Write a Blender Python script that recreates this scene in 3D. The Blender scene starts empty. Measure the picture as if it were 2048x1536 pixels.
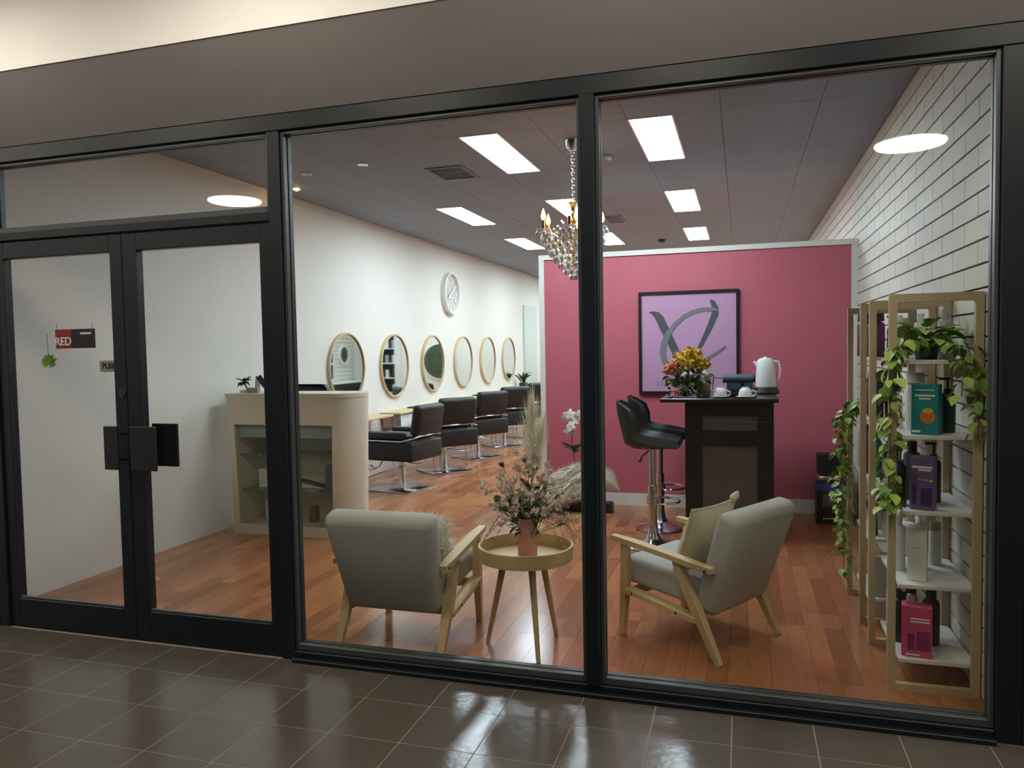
import bpy, bmesh, math, random
from mathutils import Vector, Matrix, Euler
PI = math.pi
random.seed(7)
sc = bpy.context.scene
COL = sc.collection

# ------------------------------------------------------------------ camera, world, exposure
cam_d = bpy.data.cameras.new('camera'); cam = bpy.data.objects.new('camera', cam_d); COL.objects.link(cam)
R = Matrix(((0.95669354, 0.00343814, 0.2910767), (0.29054974, 0.05000747, -0.95555225), (-0.01784134, 0.99874293, 0.04684287)))
cam.matrix_world = Matrix.Translation((0.61357, -3.14494, 1.5)) @ R.to_4x4()
cam_d.sensor_fit = 'HORIZONTAL'; cam_d.sensor_width = 36.0
cam_d.lens = 1509.547 / 2048 * 36.0
cam_d.clip_start = 0.05; cam_d.clip_end = 100
sc.camera = cam
w = bpy.data.worlds.new('world'); sc.world = w; w.use_nodes = True
w.node_tree.nodes['Background'].inputs[0].default_value = (1.0, 0.97, 0.93, 1)
w.node_tree.nodes['Background'].inputs[1].default_value = 0.95
vs = sc.view_settings
vs.view_transform = 'Standard'; vs.look = 'None'; vs.gamma = 1.0; vs.use_curve_mapping = False
vs.exposure = 0.33
cy = sc.cycles
cy.max_bounces = 6; cy.diffuse_bounces = 3; cy.glossy_bounces = 3; cy.transmission_bounces = 3; cy.transparent_max_bounces = 12
cy.caustics_reflective = False; cy.caustics_refractive = False; cy.use_adaptive_sampling = True; cy.adaptive_threshold = 0.12; cy.sample_clamp_indirect = 8.0
PANEL = 33.0      # salon ceiling panels
ROUND = 20.0       # mall round ceiling lights: mirrored pair plus added unseen row
BULB = 30.0
XL, XR, ZC, YB = -3.63, 1.57, 3.03, 14.0     # salon: left wall, right wall, ceiling, back wall
ZM = 3.3                                      # mall ceiling

# ------------------------------------------------------------------ materials
def lin(c):
    f = lambda v: v / 12.92 if v <= 0.04045 else ((v + 0.055) / 1.055) ** 2.4
    return (f(c[0] / 255), f(c[1] / 255), f(c[2] / 255), 1)
MATS = {}
def mat(name, rgb, rough=0.5, metal=0.0, noise=0.0, nscale=20, bump=0.0, bscale=150, rnd=0.0, spec=0.5, stretch=None, coat=0.0):
    if name in MATS: return MATS[name]
    m = bpy.data.materials.new(name); m.use_nodes = True; nt = m.node_tree; b = nt.nodes['Principled BSDF']
    c = lin(rgb)
    b.inputs['Base Color'].default_value = c; b.inputs['Roughness'].default_value = rough
    b.inputs['Metallic'].default_value = metal; b.inputs['Specular IOR Level'].default_value = spec
    if coat: b.inputs['Coat Weight'].default_value = coat; b.inputs['Coat Roughness'].default_value = 0.1
    tc = nt.nodes.new('ShaderNodeTexCoord')
    src = tc.outputs['Object']
    if stretch:
        mp = nt.nodes.new('ShaderNodeMapping'); mp.inputs['Scale'].default_value = stretch
        nt.links.new(src, mp.inputs['Vector']); src = mp.outputs['Vector']
    if noise or rnd:
        oi = nt.nodes.new('ShaderNodeObjectInfo')
        n = nt.nodes.new('ShaderNodeTexNoise'); n.inputs['Scale'].default_value = nscale; n.inputs['Detail'].default_value = 5
        nt.links.new(src, n.inputs['Vector'])
        a = nt.nodes.new('ShaderNodeMath'); a.operation = 'MULTIPLY_ADD'; a.inputs[1].default_value = noise * 2; a.inputs[2].default_value = 1 - noise
        nt.links.new(n.outputs['Fac'], a.inputs[0])
        r = nt.nodes.new('ShaderNodeMath'); r.operation = 'MULTIPLY_ADD'; r.inputs[1].default_value = rnd * 2; r.inputs[2].default_value = -rnd
        nt.links.new(oi.outputs['Random'], r.inputs[0])
        s = nt.nodes.new('ShaderNodeMath'); s.operation = 'ADD'
        nt.links.new(a.outputs[0], s.inputs[0]); nt.links.new(r.outputs[0], s.inputs[1])
        hsv = nt.nodes.new('ShaderNodeHueSaturation'); hsv.inputs['Color'].default_value = c
        nt.links.new(s.outputs[0], hsv.inputs['Value']); nt.links.new(hsv.outputs['Color'], b.inputs['Base Color'])
    if bump:
        n2 = nt.nodes.new('ShaderNodeTexNoise'); n2.inputs['Scale'].default_value = bscale; n2.inputs['Detail'].default_value = 3
        nt.links.new(src, n2.inputs['Vector'])
        bp = nt.nodes.new('ShaderNodeBump'); bp.inputs['Strength'].default_value = bump; bp.inputs['Distance'].default_value = 0.004
        nt.links.new(n2.outputs['Fac'], bp.inputs['Height']); nt.links.new(bp.outputs['Normal'], b.inputs['Normal'])
    MATS[name] = m; return m
def emit(name, rgb, strength):
    m = bpy.data.materials.new(name); m.use_nodes = True; nt = m.node_tree
    nt.nodes.remove(nt.nodes['Principled BSDF'])
    e = nt.nodes.new('ShaderNodeEmission'); e.inputs['Color'].default_value = lin(rgb); e.inputs['Strength'].default_value = strength
    nt.links.new(e.outputs[0], nt.nodes['Material Output'].inputs['Surface']); MATS[name] = m; return m
def glassmat(name, tint=(255, 255, 255), ior=1.5, diffuse=0.0, rough=0.0):
    m = bpy.data.materials.new(name); m.use_nodes = True; nt = m.node_tree
    nt.nodes.remove(nt.nodes['Principled BSDF'])
    t = nt.nodes.new('ShaderNodeBsdfTransparent'); t.inputs['Color'].default_value = lin(tint)
    g = nt.nodes.new('ShaderNodeBsdfGlossy'); g.inputs['Roughness'].default_value = rough
    lw = nt.nodes.new('ShaderNodeLayerWeight'); lw.inputs['Blend'].default_value = 0.5   # Facing = 1 - |cos|
    pw = nt.nodes.new('ShaderNodeMath'); pw.operation = 'POWER'; pw.inputs[1].default_value = 5.0; nt.links.new(lw.outputs['Facing'], pw.inputs[0])
    f0 = ((ior - 1) / (ior + 1)) ** 2
    f = nt.nodes.new('ShaderNodeMath'); f.operation = 'MULTIPLY_ADD'; f.inputs[1].default_value = 1 - f0; f.inputs[2].default_value = f0
    nt.links.new(pw.outputs[0], f.inputs[0])
    mx = nt.nodes.new('ShaderNodeMixShader')
    base = t.outputs[0]
    if diffuse:
        d = nt.nodes.new('ShaderNodeBsdfDiffuse'); d.inputs['Color'].default_value = (0.9, 0.9, 0.9, 1)
        m2 = nt.nodes.new('ShaderNodeMixShader'); m2.inputs[0].default_value = diffuse
        nt.links.new(t.outputs[0], m2.inputs[1]); nt.links.new(d.outputs[0], m2.inputs[2]); base = m2.outputs[0]
    nt.links.new(f.outputs[0], mx.inputs[0]); nt.links.new(base, mx.inputs[1]); nt.links.new(g.outputs[0], mx.inputs[2])
    nt.links.new(mx.outputs[0], nt.nodes['Material Output'].inputs['Surface']); MATS[name] = m; return m

M_frame = mat('charcoal_powdercoat', (14, 23, 28), 0.45, spec=0.35, noise=0.08, nscale=9)
M_bead = mat('charcoal_glazing_bead', (58, 66, 68), 0.4)
M_black = mat('black_plate', (24, 26, 28), 0.4)
M_wallw = mat('white_wall_paint', (222, 219, 210), 0.6, noise=0.03, nscale=3, bump=0.15, bscale=300)
M_brick = mat('white_painted_block', (214, 210, 198), 0.6, noise=0.06, nscale=14, bump=0.5, bscale=90, rnd=0.04)
M_mortar = mat('grey_block_joint', (66, 62, 58), 0.9)
M_pink = mat('magenta_wall_paint', (194, 100, 115), 0.55, noise=0.05, nscale=3, bump=0.2, bscale=260)
M_trimw = mat('white_gloss_trim', (228, 226, 218), 0.4, noise=0.02)
M_ceil = mat('charcoal_ceiling_tile', (142, 152, 166), 0.75, noise=0.10, nscale=5, bump=0.4, bscale=120, rnd=0.03)
M_ceilg = mat('ceiling_grid', (96, 98, 104), 0.8)
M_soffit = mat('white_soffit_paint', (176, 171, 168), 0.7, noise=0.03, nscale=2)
M_mallw = mat('mall_white_paint', (236, 234, 230), 0.7, noise=0.02, nscale=2)
M_mallwall = mat('mall_far_wall', (52, 49, 45), 0.7, noise=0.1, nscale=1)
M_grout = mat('tile_grout', (128, 120, 108), 0.8, noise=0.15, nscale=30)
M_pane = glassmat('clear_pane', (250, 252, 250))
M_glass = glassmat('clear_glass', (235, 245, 242), diffuse=0.04)
M_crystal = glassmat('crystal', (255, 252, 246), ior=1.5, diffuse=0.8, rough=0.02)
M_mirror = mat('mirror_silver', (226, 232, 230), 0.03, metal=1.0)
M_chrome = mat('chrome', (205, 205, 208), 0.16, metal=1.0)
M_leather = mat('black_vinyl', (16, 17, 19), 0.5, bump=0.2, bscale=200)
M_oak = mat('light_oak', (202, 176, 132), 0.5, noise=0.14, nscale=12, stretch=(1, 1, 6), rnd=0.03)
M_bamboo = mat('bamboo_tray', (206, 178, 128), 0.4, noise=0.10, nscale=20, rnd=0.02)
M_rack = mat('pale_pine_rack', (186, 166, 132), 0.6, noise=0.12, nscale=25, stretch=(1, 1, 0.2))
M_shelf = mat('white_melamine', (226, 226, 222), 0.45, noise=0.02)
M_grey = mat('grey_tweed', (188, 186, 182), 0.95, noise=0.12, nscale=160, bump=0.6, bscale=420, spec=0.2)
M_cushion = mat('beige_linen', (204, 190, 162), 0.95, noise=0.10, nscale=60, bump=0.5, bscale=260, spec=0.2)
M_fluff = mat('cream_fleece', (234, 230, 218), 1.0, spec=0.1)
M_stone = mat('cream_laminate', (222, 214, 197), 0.5, noise=0.09, nscale=35, bump=0.2, bscale=90)
M_blackwood = mat('black_melamine', (30, 29, 30), 0.4, noise=0.1, nscale=10)
M_greypanel = mat('grey_panel', (86, 80, 76), 0.55, noise=0.08, nscale=14)
M_purple = mat('lilac_sign_board', (196, 150, 186), 0.5, noise=0.03, nscale=30)
M_emblem = mat('grey_emblem_dark', (84, 84, 92), 0.5)
M_emblem2 = mat('grey_emblem_pale', (124, 124, 132), 0.5)
M_leaf = mat('green_leaf', (112, 150, 66), 0.45, rnd=0.35, noise=0.1)
M_leafy = mat('lime_leaf', (174, 194, 98), 0.45, rnd=0.30, noise=0.1)
M_darkleaf = mat('dark_leaf', (42, 62, 36), 0.5, rnd=0.3, noise=0.1)
M_stem = mat('green_stem', (98, 104, 58), 0.6, noise=0.15)
M_pampas = mat('dried_pampas', (240, 232, 210), 0.95, noise=0.15, spec=0.1)
M_blossom = mat('pale_blossom', (226, 208, 196), 0.8, rnd=0.12, noise=0.05)
M_pinkv = mat('dusty_pink_ceramic', (196, 140, 132), 0.5, noise=0.04)
M_white = mat('white_plastic', (232, 232, 228), 0.35, noise=0.01)
M_yellowf = mat('yellow_flower', (206, 172, 52), 0.8, rnd=0.15, noise=0.1)
M_orangef = mat('orange_flower', (206, 122, 72), 0.8, rnd=0.15, noise=0.1)
M_gold = mat('brass_gold', (206, 170, 96), 0.25, metal=1.0)
M_thistle = mat('dark_thistle', (70, 62, 66), 0.8, rnd=0.2, noise=0.1)
E_panel = emit('panel_diffuser', (226, 242, 255), PANEL)
E_round = emit('round_diffuser', (255, 243, 226), ROUND)
E_bulb = emit('candle_bulb', (255, 176, 84), BULB)

# laminate plank: three-strip boards
def plank_mat():
    m = mat('cherry_laminate', (172, 98, 52), 0.2); nt = m.node_tree; b = nt.nodes['Principled BSDF']
    tc = nt.nodes.new('ShaderNodeTexCoord'); oi = nt.nodes.new('ShaderNodeObjectInfo')
    mul = nt.nodes.new('ShaderNodeVectorMath'); mul.operation = 'SCALE'; mul.inputs[0].default_value = (0, 13.7, 0)
    nt.links.new(oi.outputs['Random'], mul.inputs['Scale'])
    add = nt.nodes.new('ShaderNodeVectorMath'); add.operation = 'ADD'
    nt.links.new(tc.outputs['Object'], add.inputs[0]); nt.links.new(mul.outputs[0], add.inputs[1])
    sep = nt.nodes.new('ShaderNodeSeparateXYZ'); cmb = nt.nodes.new('ShaderNodeCombineXYZ')
    nt.links.new(add.outputs[0], sep.inputs[0]); nt.links.new(sep.outputs['Y'], cmb.inputs['X']); nt.links.new(sep.outputs['X'], cmb.inputs['Y'])
    nt.links.new(sep.outputs['Y'], cmb.inputs['Z'])
    br = nt.nodes.new('ShaderNodeTexBrick'); br.inputs['Scale'].default_value = 1.0; br.inputs['Brick Width'].default_value = 0.69; br.inputs['Row Height'].default_value = 0.095
    br.inputs['Mortar Size'].default_value = 0.0006; br.inputs['Bias'].default_value = 0.0; br.offset = 0.37; br.offset_frequency = 2
    br.inputs['Color1'].default_value = lin((178, 118, 78)); br.inputs['Color2'].default_value = lin((138, 84, 54)); br.inputs['Mortar'].default_value = lin((112, 66, 42))
    nt.links.new(cmb.outputs[0], br.inputs['Vector'])
    mp = nt.nodes.new('ShaderNodeMapping'); mp.inputs['Scale'].default_value = (22, 2.2, 1)
    nt.links.new(add.outputs[0], mp.inputs['Vector'])
    nz = nt.nodes.new('ShaderNodeTexNoise'); nz.inputs['Scale'].default_value = 2.2; nz.inputs['Detail'].default_value = 6; nz.inputs['Roughness'].default_value = 0.65
    nt.links.new(mp.outputs[0], nz.inputs['Vector'])
    v = nt.nodes.new('ShaderNodeMath'); v.operation = 'MULTIPLY_ADD'; v.inputs[1].default_value = 0.55; v.inputs[2].default_value = 0.72
    nt.links.new(nz.outputs['Fac'], v.inputs[0])
    v2 = nt.nodes.new('ShaderNodeMath'); v2.operation = 'MULTIPLY_ADD'; v2.inputs[1].default_value = 0.16; nt.links.new(oi.outputs['Random'], v2.inputs[0]); nt.links.new(v.outputs[0], v2.inputs[2])
    hsv = nt.nodes.new('ShaderNodeHueSaturation'); nt.links.new(br.outputs['Color'], hsv.inputs['Color']); nt.links.new(v2.outputs[0], hsv.inputs['Value'])
    nt.links.new(hsv.outputs['Color'], b.inputs['Base Color'])
    return m
M_plank = plank_mat()
def tile_mat():
    m = mat('brown_glazed_tile', (80, 75, 67), 0.20, noise=0.14, nscale=7, bump=0.22, bscale=26, rnd=0.05)
    return m
M_tile = tile_mat()

# ------------------------------------------------------------------ mesh building
class MB:
    def __init__(s): s.v = []; s.f = []
    def add(s, vs, fs):
        o = len(s.v); s.v += [tuple(x) for x in vs]; s.f += [tuple(i + o for i in q) for q in fs]; return s
    def box(s, x0, x1, y0, y1, z0, z1):
        return s.add([(x0, y0, z0), (x1, y0, z0), (x1, y1, z0), (x0, y1, z0), (x0, y0, z1), (x1, y0, z1), (x1, y1, z1), (x0, y1, z1)],
                     [(0, 3, 2, 1), (4, 5, 6, 7), (0, 1, 5, 4), (1, 2, 6, 5), (2, 3, 7, 6), (3, 0, 4, 7)])
    def rbox(s, x0, x1, y0, y1, z0, z1, r=0.01, seg=2, mtx=None):
        bm = bmesh.new(); bmesh.ops.create_cube(bm, size=1)
        for v in bm.verts: v.co = Vector(((x0 + x1) / 2 + v.co.x * (x1 - x0), (y0 + y1) / 2 + v.co.y * (y1 - y0), (z0 + z1) / 2 + v.co.z * (z1 - z0)))
        bmesh.ops.bevel(bm, geom=bm.edges[:], offset=r, segments=seg, affect='EDGES', profile=0.5)
        if mtx: bmesh.ops.transform(bm, matrix=mtx, verts=bm.verts)
        bm.verts.index_update()
        s.add([v.co[:] for v in bm.verts], [[v.index for v in f.verts] for f in bm.faces]); bm.free(); return s
    def bar(s, p0, p1, w, d, w1=None, d1=None, up=(0, 1, 0)):
        p0, p1 = Vector(p0), Vector(p1); t = (p1 - p0).normalized(); a = t.cross(Vector(up)).normalized(); b = t.cross(a)
        w1 = w if w1 is None else w1; d1 = d if d1 is None else d1; vs = []
        for p, ww, dd in ((p0, w, d), (p1, w1, d1)):
            for sx, sy in ((-1, -1), (1, -1), (1, 1), (-1, 1)): vs.append(p + a * sx * ww / 2 + b * sy * dd / 2)
        return s.add(vs, [(0, 3, 2, 1), (4, 5, 6, 7), (0, 1, 5, 4), (1, 2, 6, 5), (2, 3, 7, 6), (3, 0, 4, 7)])
    def tube(s, path, r, n=8, closed=False, cap=True):
        P = [Vector(p) for p in path]; m = len(P); rr = r if isinstance(r, (list, tuple)) else [r] * m; vs = []; fs = []
        ref = Vector((0, 0, 1)); prev = None
        for i in range(m):
            if closed: t = (P[(i + 1) % m] - P[i - 1]).normalized()
            else: t = (P[min(i + 1, m - 1)] - P[max(i - 1, 0)]).normalized()
            if prev is None:
                a = t.cross(ref)
                if a.length < 1e-3: a = t.cross(Vector((1, 0, 0)))
            else:
                a = prev - t * prev.dot(t)
            a.normalize(); prev = a; b = t.cross(a)
            for k in range(n):
                an = 2 * PI * k / n; vs.append(P[i] + a * math.cos(an) * rr[i] + b * math.sin(an) * rr[i])
        L = m if closed else m - 1
        for i in range(L):
            j = (i + 1) % m
            for k in range(n): fs.append((i * n + k, i * n + (k + 1) % n, j * n + (k + 1) % n, j * n + k))
        if cap and not closed: fs.append(tuple(reversed(range(n)))); fs.append(tuple((m - 1) * n + k for k in range(n)))
        return s.add(vs, fs)
    def lathe(s, prof, n=20, c=(0, 0, 0), sx=1, sy=1):
        vs = []; fs = []
        for r, z in prof:
            for k in range(n):
                a = 2 * PI * k / n; vs.append((c[0] + r * sx * math.cos(a), c[1] + r * sy * math.sin(a), c[2] + z))
        for i in range(len(prof) - 1):
            for k in range(n): fs.append((i * n + k, i * n + (k + 1) % n, (i + 1) * n + (k + 1) % n, (i + 1) * n + k))
        if prof[0][0] > 1e-6: fs.append(tuple(reversed(range(n))))
        if prof[-1][0] > 1e-6: fs.append(tuple((len(prof) - 1) * n + k for k in range(n)))
        return s.add(vs, fs)
    def ball(s, c, r, n=8, m=6, sz=1.0):
        return s.lathe([(max(r * math.sin(PI * i / m), 1e-5), -r * sz * math.cos(PI * i / m)) for i in range(m + 1)], n, c)
    def prism(s, pts, h0, h1, axis=2):
        n = len(pts)
        def P(p, h): return (p[0], p[1], h) if axis == 2 else ((p[0], h, p[1]) if axis == 1 else (h, p[0], p[1]))
        vs = [P(p, h0) for p in pts] + [P(p, h1) for p in pts]
        return s.add(vs, [tuple(reversed(range(n))), tuple(range(n, 2 * n))] + [(i, (i + 1) % n, n + (i + 1) % n, n + i) for i in range(n)])
    def pillow(s, a, b, t, c=(0, 0, 0), n=12, mtx=None):
        vs = []; fs = []
        for side in (1, -1):
            for i in range(n + 1):
                for j in range(n + 1):
                    u = -1 + 2 * i / n; v = -1 + 2 * j / n
                    k = max(0.0, (1 - abs(u) ** 2.6) * (1 - abs(v) ** 2.6)) ** 0.55
                    q = 1 - 0.07 * (1 - u * u) * abs(v) ** 2; q2 = 1 - 0.07 * (1 - v * v) * abs(u) ** 2
                    vs.append(Vector((c[0] + a * u * q2, c[1] + side * t * k, c[2] + b * v * q)))
        N = (n + 1) * (n + 1)
        for i in range(n):
            for j in range(n):
                q = (i * (n + 1) + j, (i + 1) * (n + 1) + j, (i + 1) * (n + 1) + j + 1, i * (n + 1) + j + 1)
                fs.append(q); fs.append(tuple(N + x for x in reversed(q)))
        if mtx: vs = [mtx @ v for v in vs]
        return s.add(vs, fs)
    def xf(s, mtx): s.v = [tuple(mtx @ Vector(v)) for v in s.v]; return s
    def mesh(s, name, m, smooth=35):
        me = bpy.data.meshes.new(name); me.from_pydata(s.v, [], s.f); me.validate()
        bm = bmesh.new(); bm.from_mesh(me); bmesh.ops.remove_doubles(bm, verts=bm.verts, dist=1e-5); bmesh.ops.recalc_face_normals(bm, faces=bm.faces); bm.to_mesh(me); bm.free()
        if smooth:
            me.polygons.foreach_set('use_smooth', [True] * len(me.polygons)); me.set_sharp_from_angle(angle=math.radians(smooth))
        if m: me.materials.append(m)
        return me
def obj(name, mb, m, parent=None, loc=None, rot=None, smooth=35, label=None):
    me = mb if isinstance(mb, bpy.types.Mesh) else mb.mesh(name, m, smooth)
    o = bpy.data.objects.new(name, me); COL.objects.link(o)
    if parent: o.parent = parent
    if loc: o.location = loc
    if rot: o.rotation_euler = rot
    if label: o['label'] = label
    return o
def tag(o, label, cat, group=None):
    o['label'] = label; o['category'] = cat
    if group: o['group'] = group
    return o
def thing(name, label, cat, loc=(0, 0, 0), rotz=0, group=None):
    o = bpy.data.objects.new(name, None); COL.objects.link(o); o.location = loc; o.rotation_euler = (0, 0, rotz); o.empty_display_size = 0.1
    return tag(o, label, cat, group)
def struct(name, mb=None, m=None, loc=None):
    if mb is None:
        o = bpy.data.objects.new(name, None); COL.objects.link(o)
        if loc: o.location = loc
    else: o = obj(name, mb, m, loc=loc)
    o['kind'] = 'structure'; return o
def children(o): return [c for c in list(COL.objects) if c.parent == o]
def dup(root, loc, rotz, label, group=None):
    r = root.copy(); COL.objects.link(r); r.location = loc; r.rotation_euler = (0, 0, rotz); r['label'] = label
    if group: r['group'] = group
    for ch in children(root):
        c = ch.copy(); COL.objects.link(c); c.parent = r
        for g in children(ch):
            d = g.copy(); COL.objects.link(d); d.parent = c
    return r
def bx(x0, x1, y0, y1, z0, z1): return MB().box(x0, x1, y0, y1, z0, z1)
def rb(*a, **k): return MB().rbox(*a, **k)
def text_mesh(txt, size, m, align='CENTER', bold=0.0, extrude=0.001):
    cu = bpy.data.curves.new('t', 'FONT'); cu.body = txt; cu.size = size; cu.align_x = align; cu.align_y = 'CENTER'; cu.extrude = extrude; cu.offset = bold
    o = bpy.data.objects.new('t', cu); COL.objects.link(o)
    dg = bpy.context.evaluated_depsgraph_get(); me = bpy.data.meshes.new_from_object(o.evaluated_get(dg))
    COL.objects.unlink(o); bpy.data.objects.remove(o); me.materials.clear(); me.materials.append(m); return me

# ================================================================== THE SETTING
# ---- salon floor of laminate planks
fl = struct('floor', bx(XL - 0.05, XR + 0.05, 0.0, YB + 0.1, -0.12, -0.012), M_grout)
PW, PL = 0.19, 1.38
pm = MB().box(-PW / 2 + 0.0006, PW / 2 - 0.0006, -PL / 2 + 0.0006, PL / 2 - 0.0006, -0.012, 0).mesh('plank', M_plank, 0)
short = {}
nx = int(math.ceil((XR - XL) / PW))
for i in range(nx):
    x0 = XL + i * PW; y = 0.101 - random.random() * PL * 0.999
    wd = min(PW, XR - x0)
    while y < YB:
        a, b = max(y, 0.101), min(y + PL, YB)
        if b - a > 0.02:
            if b - a > PL - 1e-6 and wd > PW - 1e-6: me = pm
            else: me = MB().box(-PW / 2 + 0.0006, -PW / 2 + wd - 0.0006, -(b - a) / 2 + 0.0006, (b - a) / 2 - 0.0006, -0.012, 0).mesh('plank', M_plank, 0)
            obj('plank', me, None, fl, loc=(x0 + PW / 2, (a + b) / 2, 0))
        y += PL
# ---- mall floor of square tiles
mf = struct('floor_mall', bx(-18, 14, -12, 0.1, -0.14, -0.0008), M_grout)
TP = 0.305
tm = MB().box(-TP / 2 + 0.0025, TP / 2 - 0.0025, -TP / 2 + 0.0025, TP / 2 - 0.0025, -0.02, 0).mesh('tile', M_tile, 0)
rest = MB(); cnt = 0
for j in range(-1, 38):
    yc = -0.272 - TP * j - TP / 2 + 0.0
    for i in range(-60, 44):
        xc = 0.572 + TP * i + TP / 2
        if j < 7 and -5.6 < xc < 3.6 and cnt < 300:
            if j == -1:
                obj('tile', MB().box(xc - TP / 2 + 0.0025, xc + TP / 2 - 0.0025, -0.2695, -0.003, -0.02, 0).mesh('tile', M_tile, 0), None, mf)
            else: obj('tile', tm, None, mf, loc=(xc, yc, 0))
            cnt += 1
        elif j >= 0:
            rest.add([(xc - .15, yc - .15, 0), (xc + .15, yc - .15, 0), (xc + .15, yc + .15, 0), (xc - .15, yc + .15, 0)], [(0, 1, 2, 3)])
ro = obj('tile_field', rest, M_tile, mf, smooth=0); ro['kind'] = 'stuff'
# ---- left, back walls
struct('wall_left', bx(XL - 0.15, XL, 0.1, YB + 0.15, -0.01, ZC + 0.1), M_wallw)
struct('wall_back', bx(XL, XR + 0.15, YB, YB + 0.15, -0.01, ZC + 0.1), M_wallw)
# ---- right wall of painted blocks
wr = struct('wall_right', bx(XR + 0.012, XR + 0.16, 0.1, YB, -0.01, ZC + 0.1), M_mortar)
CH, BL = 0.101, 0.4
bmesh_full = MB().box(0, 0.012, -BL / 2 + 0.003, BL / 2 - 0.003, 0.0045, CH - 0.0045).mesh('brick', M_brick, 0)
rest = MB(); cnt = 0; cand = []
for c in range(30):
    y = 0.105 - (BL / 2 if c % 2 else 0)
    while y < YB:
        a, b = max(y, 0.105), min(y + BL, YB)
        if b - a > 0.03: cand.append((a, c, b))
        y += BL
cand.sort()
for k, (a, c, b) in enumerate(cand):
    if k < 299:
        me = bmesh_full if b - a > BL - 1e-5 else MB().box(0, 0.012, -(b - a) / 2 + 0.003, (b - a) / 2 - 0.003, 0.0045, CH - 0.0045).mesh('brick', M_brick, 0)
        obj('brick', me, None, wr, loc=(XR, (a + b) / 2, c * CH))
    else: rest.box(XR, XR + 0.012, a + 0.003, b - 0.003, c * CH + 0.0045, c * CH + CH - 0.0045)
ro = obj('brickwork', rest, M_brick, wr, smooth=0); ro['kind'] = 'stuff'
# ---- salon ceiling: tiles with panel lights let in
ce = struct('ceiling', bx(XL, XR, 0.1, YB, ZC + 0.02, ZC + 0.1), M_ceilg)
panels = [(-1.34, 2.03), (-0.12, 2.03), (-2.56, 4.53), (-1.34, 4.53), (-0.12, 4.53), (-2.56, 7.0), (-1.34, 7.0), (-0.12, 7.0), (-2.56, 9.5), (-1.34, 9.5), (-0.12, 9.5), (-2.56, 12.0), (-1.34, 12.0), (-0.12, 12.0)]  # last two rows are added behind the partition to light the back
xe = [-3.63, -3.17, -2.56, -1.95, -1.34, -0.73, -0.12, 0.49, 1.10, 1.57]
ye = [0.1, 0.81, 2.03, 3.25, 4.53, 5.75, 7.0, 8.22, 9.5, 10.72, 12.0, 13.22, 14.0]
for i in range(9):
    for j in range(12):
        x0, x1, y0, y1 = xe[i] + 0.0018, xe[i + 1] - 0.0018, ye[j] + 0.0018, ye[j + 1] - 0.0018
        for (px, py) in panels:
            if abs(px - xe[i]) < 0.02 and abs(py - ye[j]) < 0.02: x0 = px + 0.305
        obj('ceiling_tile', bx(x0, x1, y0, y1, ZC, ZC + 0.02), M_ceil, ce, smooth=0)
# ---- the magenta partition with white border
pa = struct('wall_partition', bx(-1.205, 1.52, 3.955, 4.07, 0.12, 2.345), M_pink)
obj('end_trim', bx(-1.255, -1.205, 3.94, 4.085, 0.0, 2.39), M_trimw, pa)
obj('end_trim', bx(1.52, 1.569, 3.94, 4.085, 0.0, 2.39), M_trimw, pa)
obj('top_trim', bx(-1.205, 1.52, 3.94, 4.085, 2.345, 2.39), M_trimw, pa)
struct('baseboard_partition', bx(-1.204, 1.519, 3.94, 4.085, 0.0, 0.115), M_trimw)
# ---- far door on the left wall
d3 = struct('door_3', bx(XL + 0.001, XL + 0.035, 11.62, 12.55, 0.0, 2.38), mat('pale_green_door', (196, 204, 196), 0.5))
obj('door_handle', MB().tube([(XL + 0.036, 11.75, 1.0), (XL + 0.09, 11.75, 1.0), (XL + 0.09, 11.87, 1.0)], 0.01), M_chrome, d3)

# ---- shopfront
GY0, GY1 = 0.045, 0.055
def frame_bar(name, parent, x0, x1, z0, z1, y0=0.0, y1=0.10, m=None): return obj(name, rb(x0, x1, y0, y1, z0, z1, r=0.003, seg=1), m or M_frame, parent)
def glazed(n, x0, x1, z0, z1):
    r = struct('window_%d' % n)
    obj('glass_pane', bx(x0 + 0.004, x1 - 0.004, GY0, GY1, z0 + 0.004, z1 - 0.004), M_pane, r)
    b = 0.016
    for nm, q in (('side_bead', (x0, x0 + b, z0, z1)), ('side_bead', (x1 - b, x1, z0, z1)), ('top_bead', (x0 + b, x1 - b, z1 - b, z1)), ('bottom_bead', (x0 + b, x1 - b, z0, z0 + 0.030))):
        obj(nm, rb(q[0], q[1], 0.016, GY0 - 0.0005, q[2], q[3], r=0.002, seg=1), M_bead, r)
        obj(nm, rb(q[0], q[1], GY1 + 0.0005, 0.085, q[2], q[3], r=0.002, seg=1), M_bead, r)
    return r
tr = struct('trim_1', None)
frame_bar('head_frame', tr, -3.75, 1.80, 2.55, 2.628)
frame_bar('sill', tr, -1.478, 1.512, 0.0, 0.046)
frame_bar('sill_nosing', tr, -1.478, 1.512, -0.0, 0.02, y0=-0.03, y1=-0.0005)
frame_bar('mullion', tr, -1.545, -1.479, 0.0, 2.5495)
frame_bar('mullion', tr, -0.031, 0.031, 0.0465, 2.5495, y0=-0.012)
frame_bar('door_head', tr, -3.30, -1.5455, 2.131, 2.172)
frame_bar('door_jamb', tr, -3.37, -3.3005, 0.0, 2.5495)
frame_bar('jamb', tr, 1.5125, 1.60, 0.0, 2.5495)
glazed(1, 0.0315, 1.512, 0.0465, 2.5495)
glazed(2, -1.4785, -0.0315, 0.0465, 2.5495)
glazed(3, -3.30, -1.5455, 2.1725, 2.5495)
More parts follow.
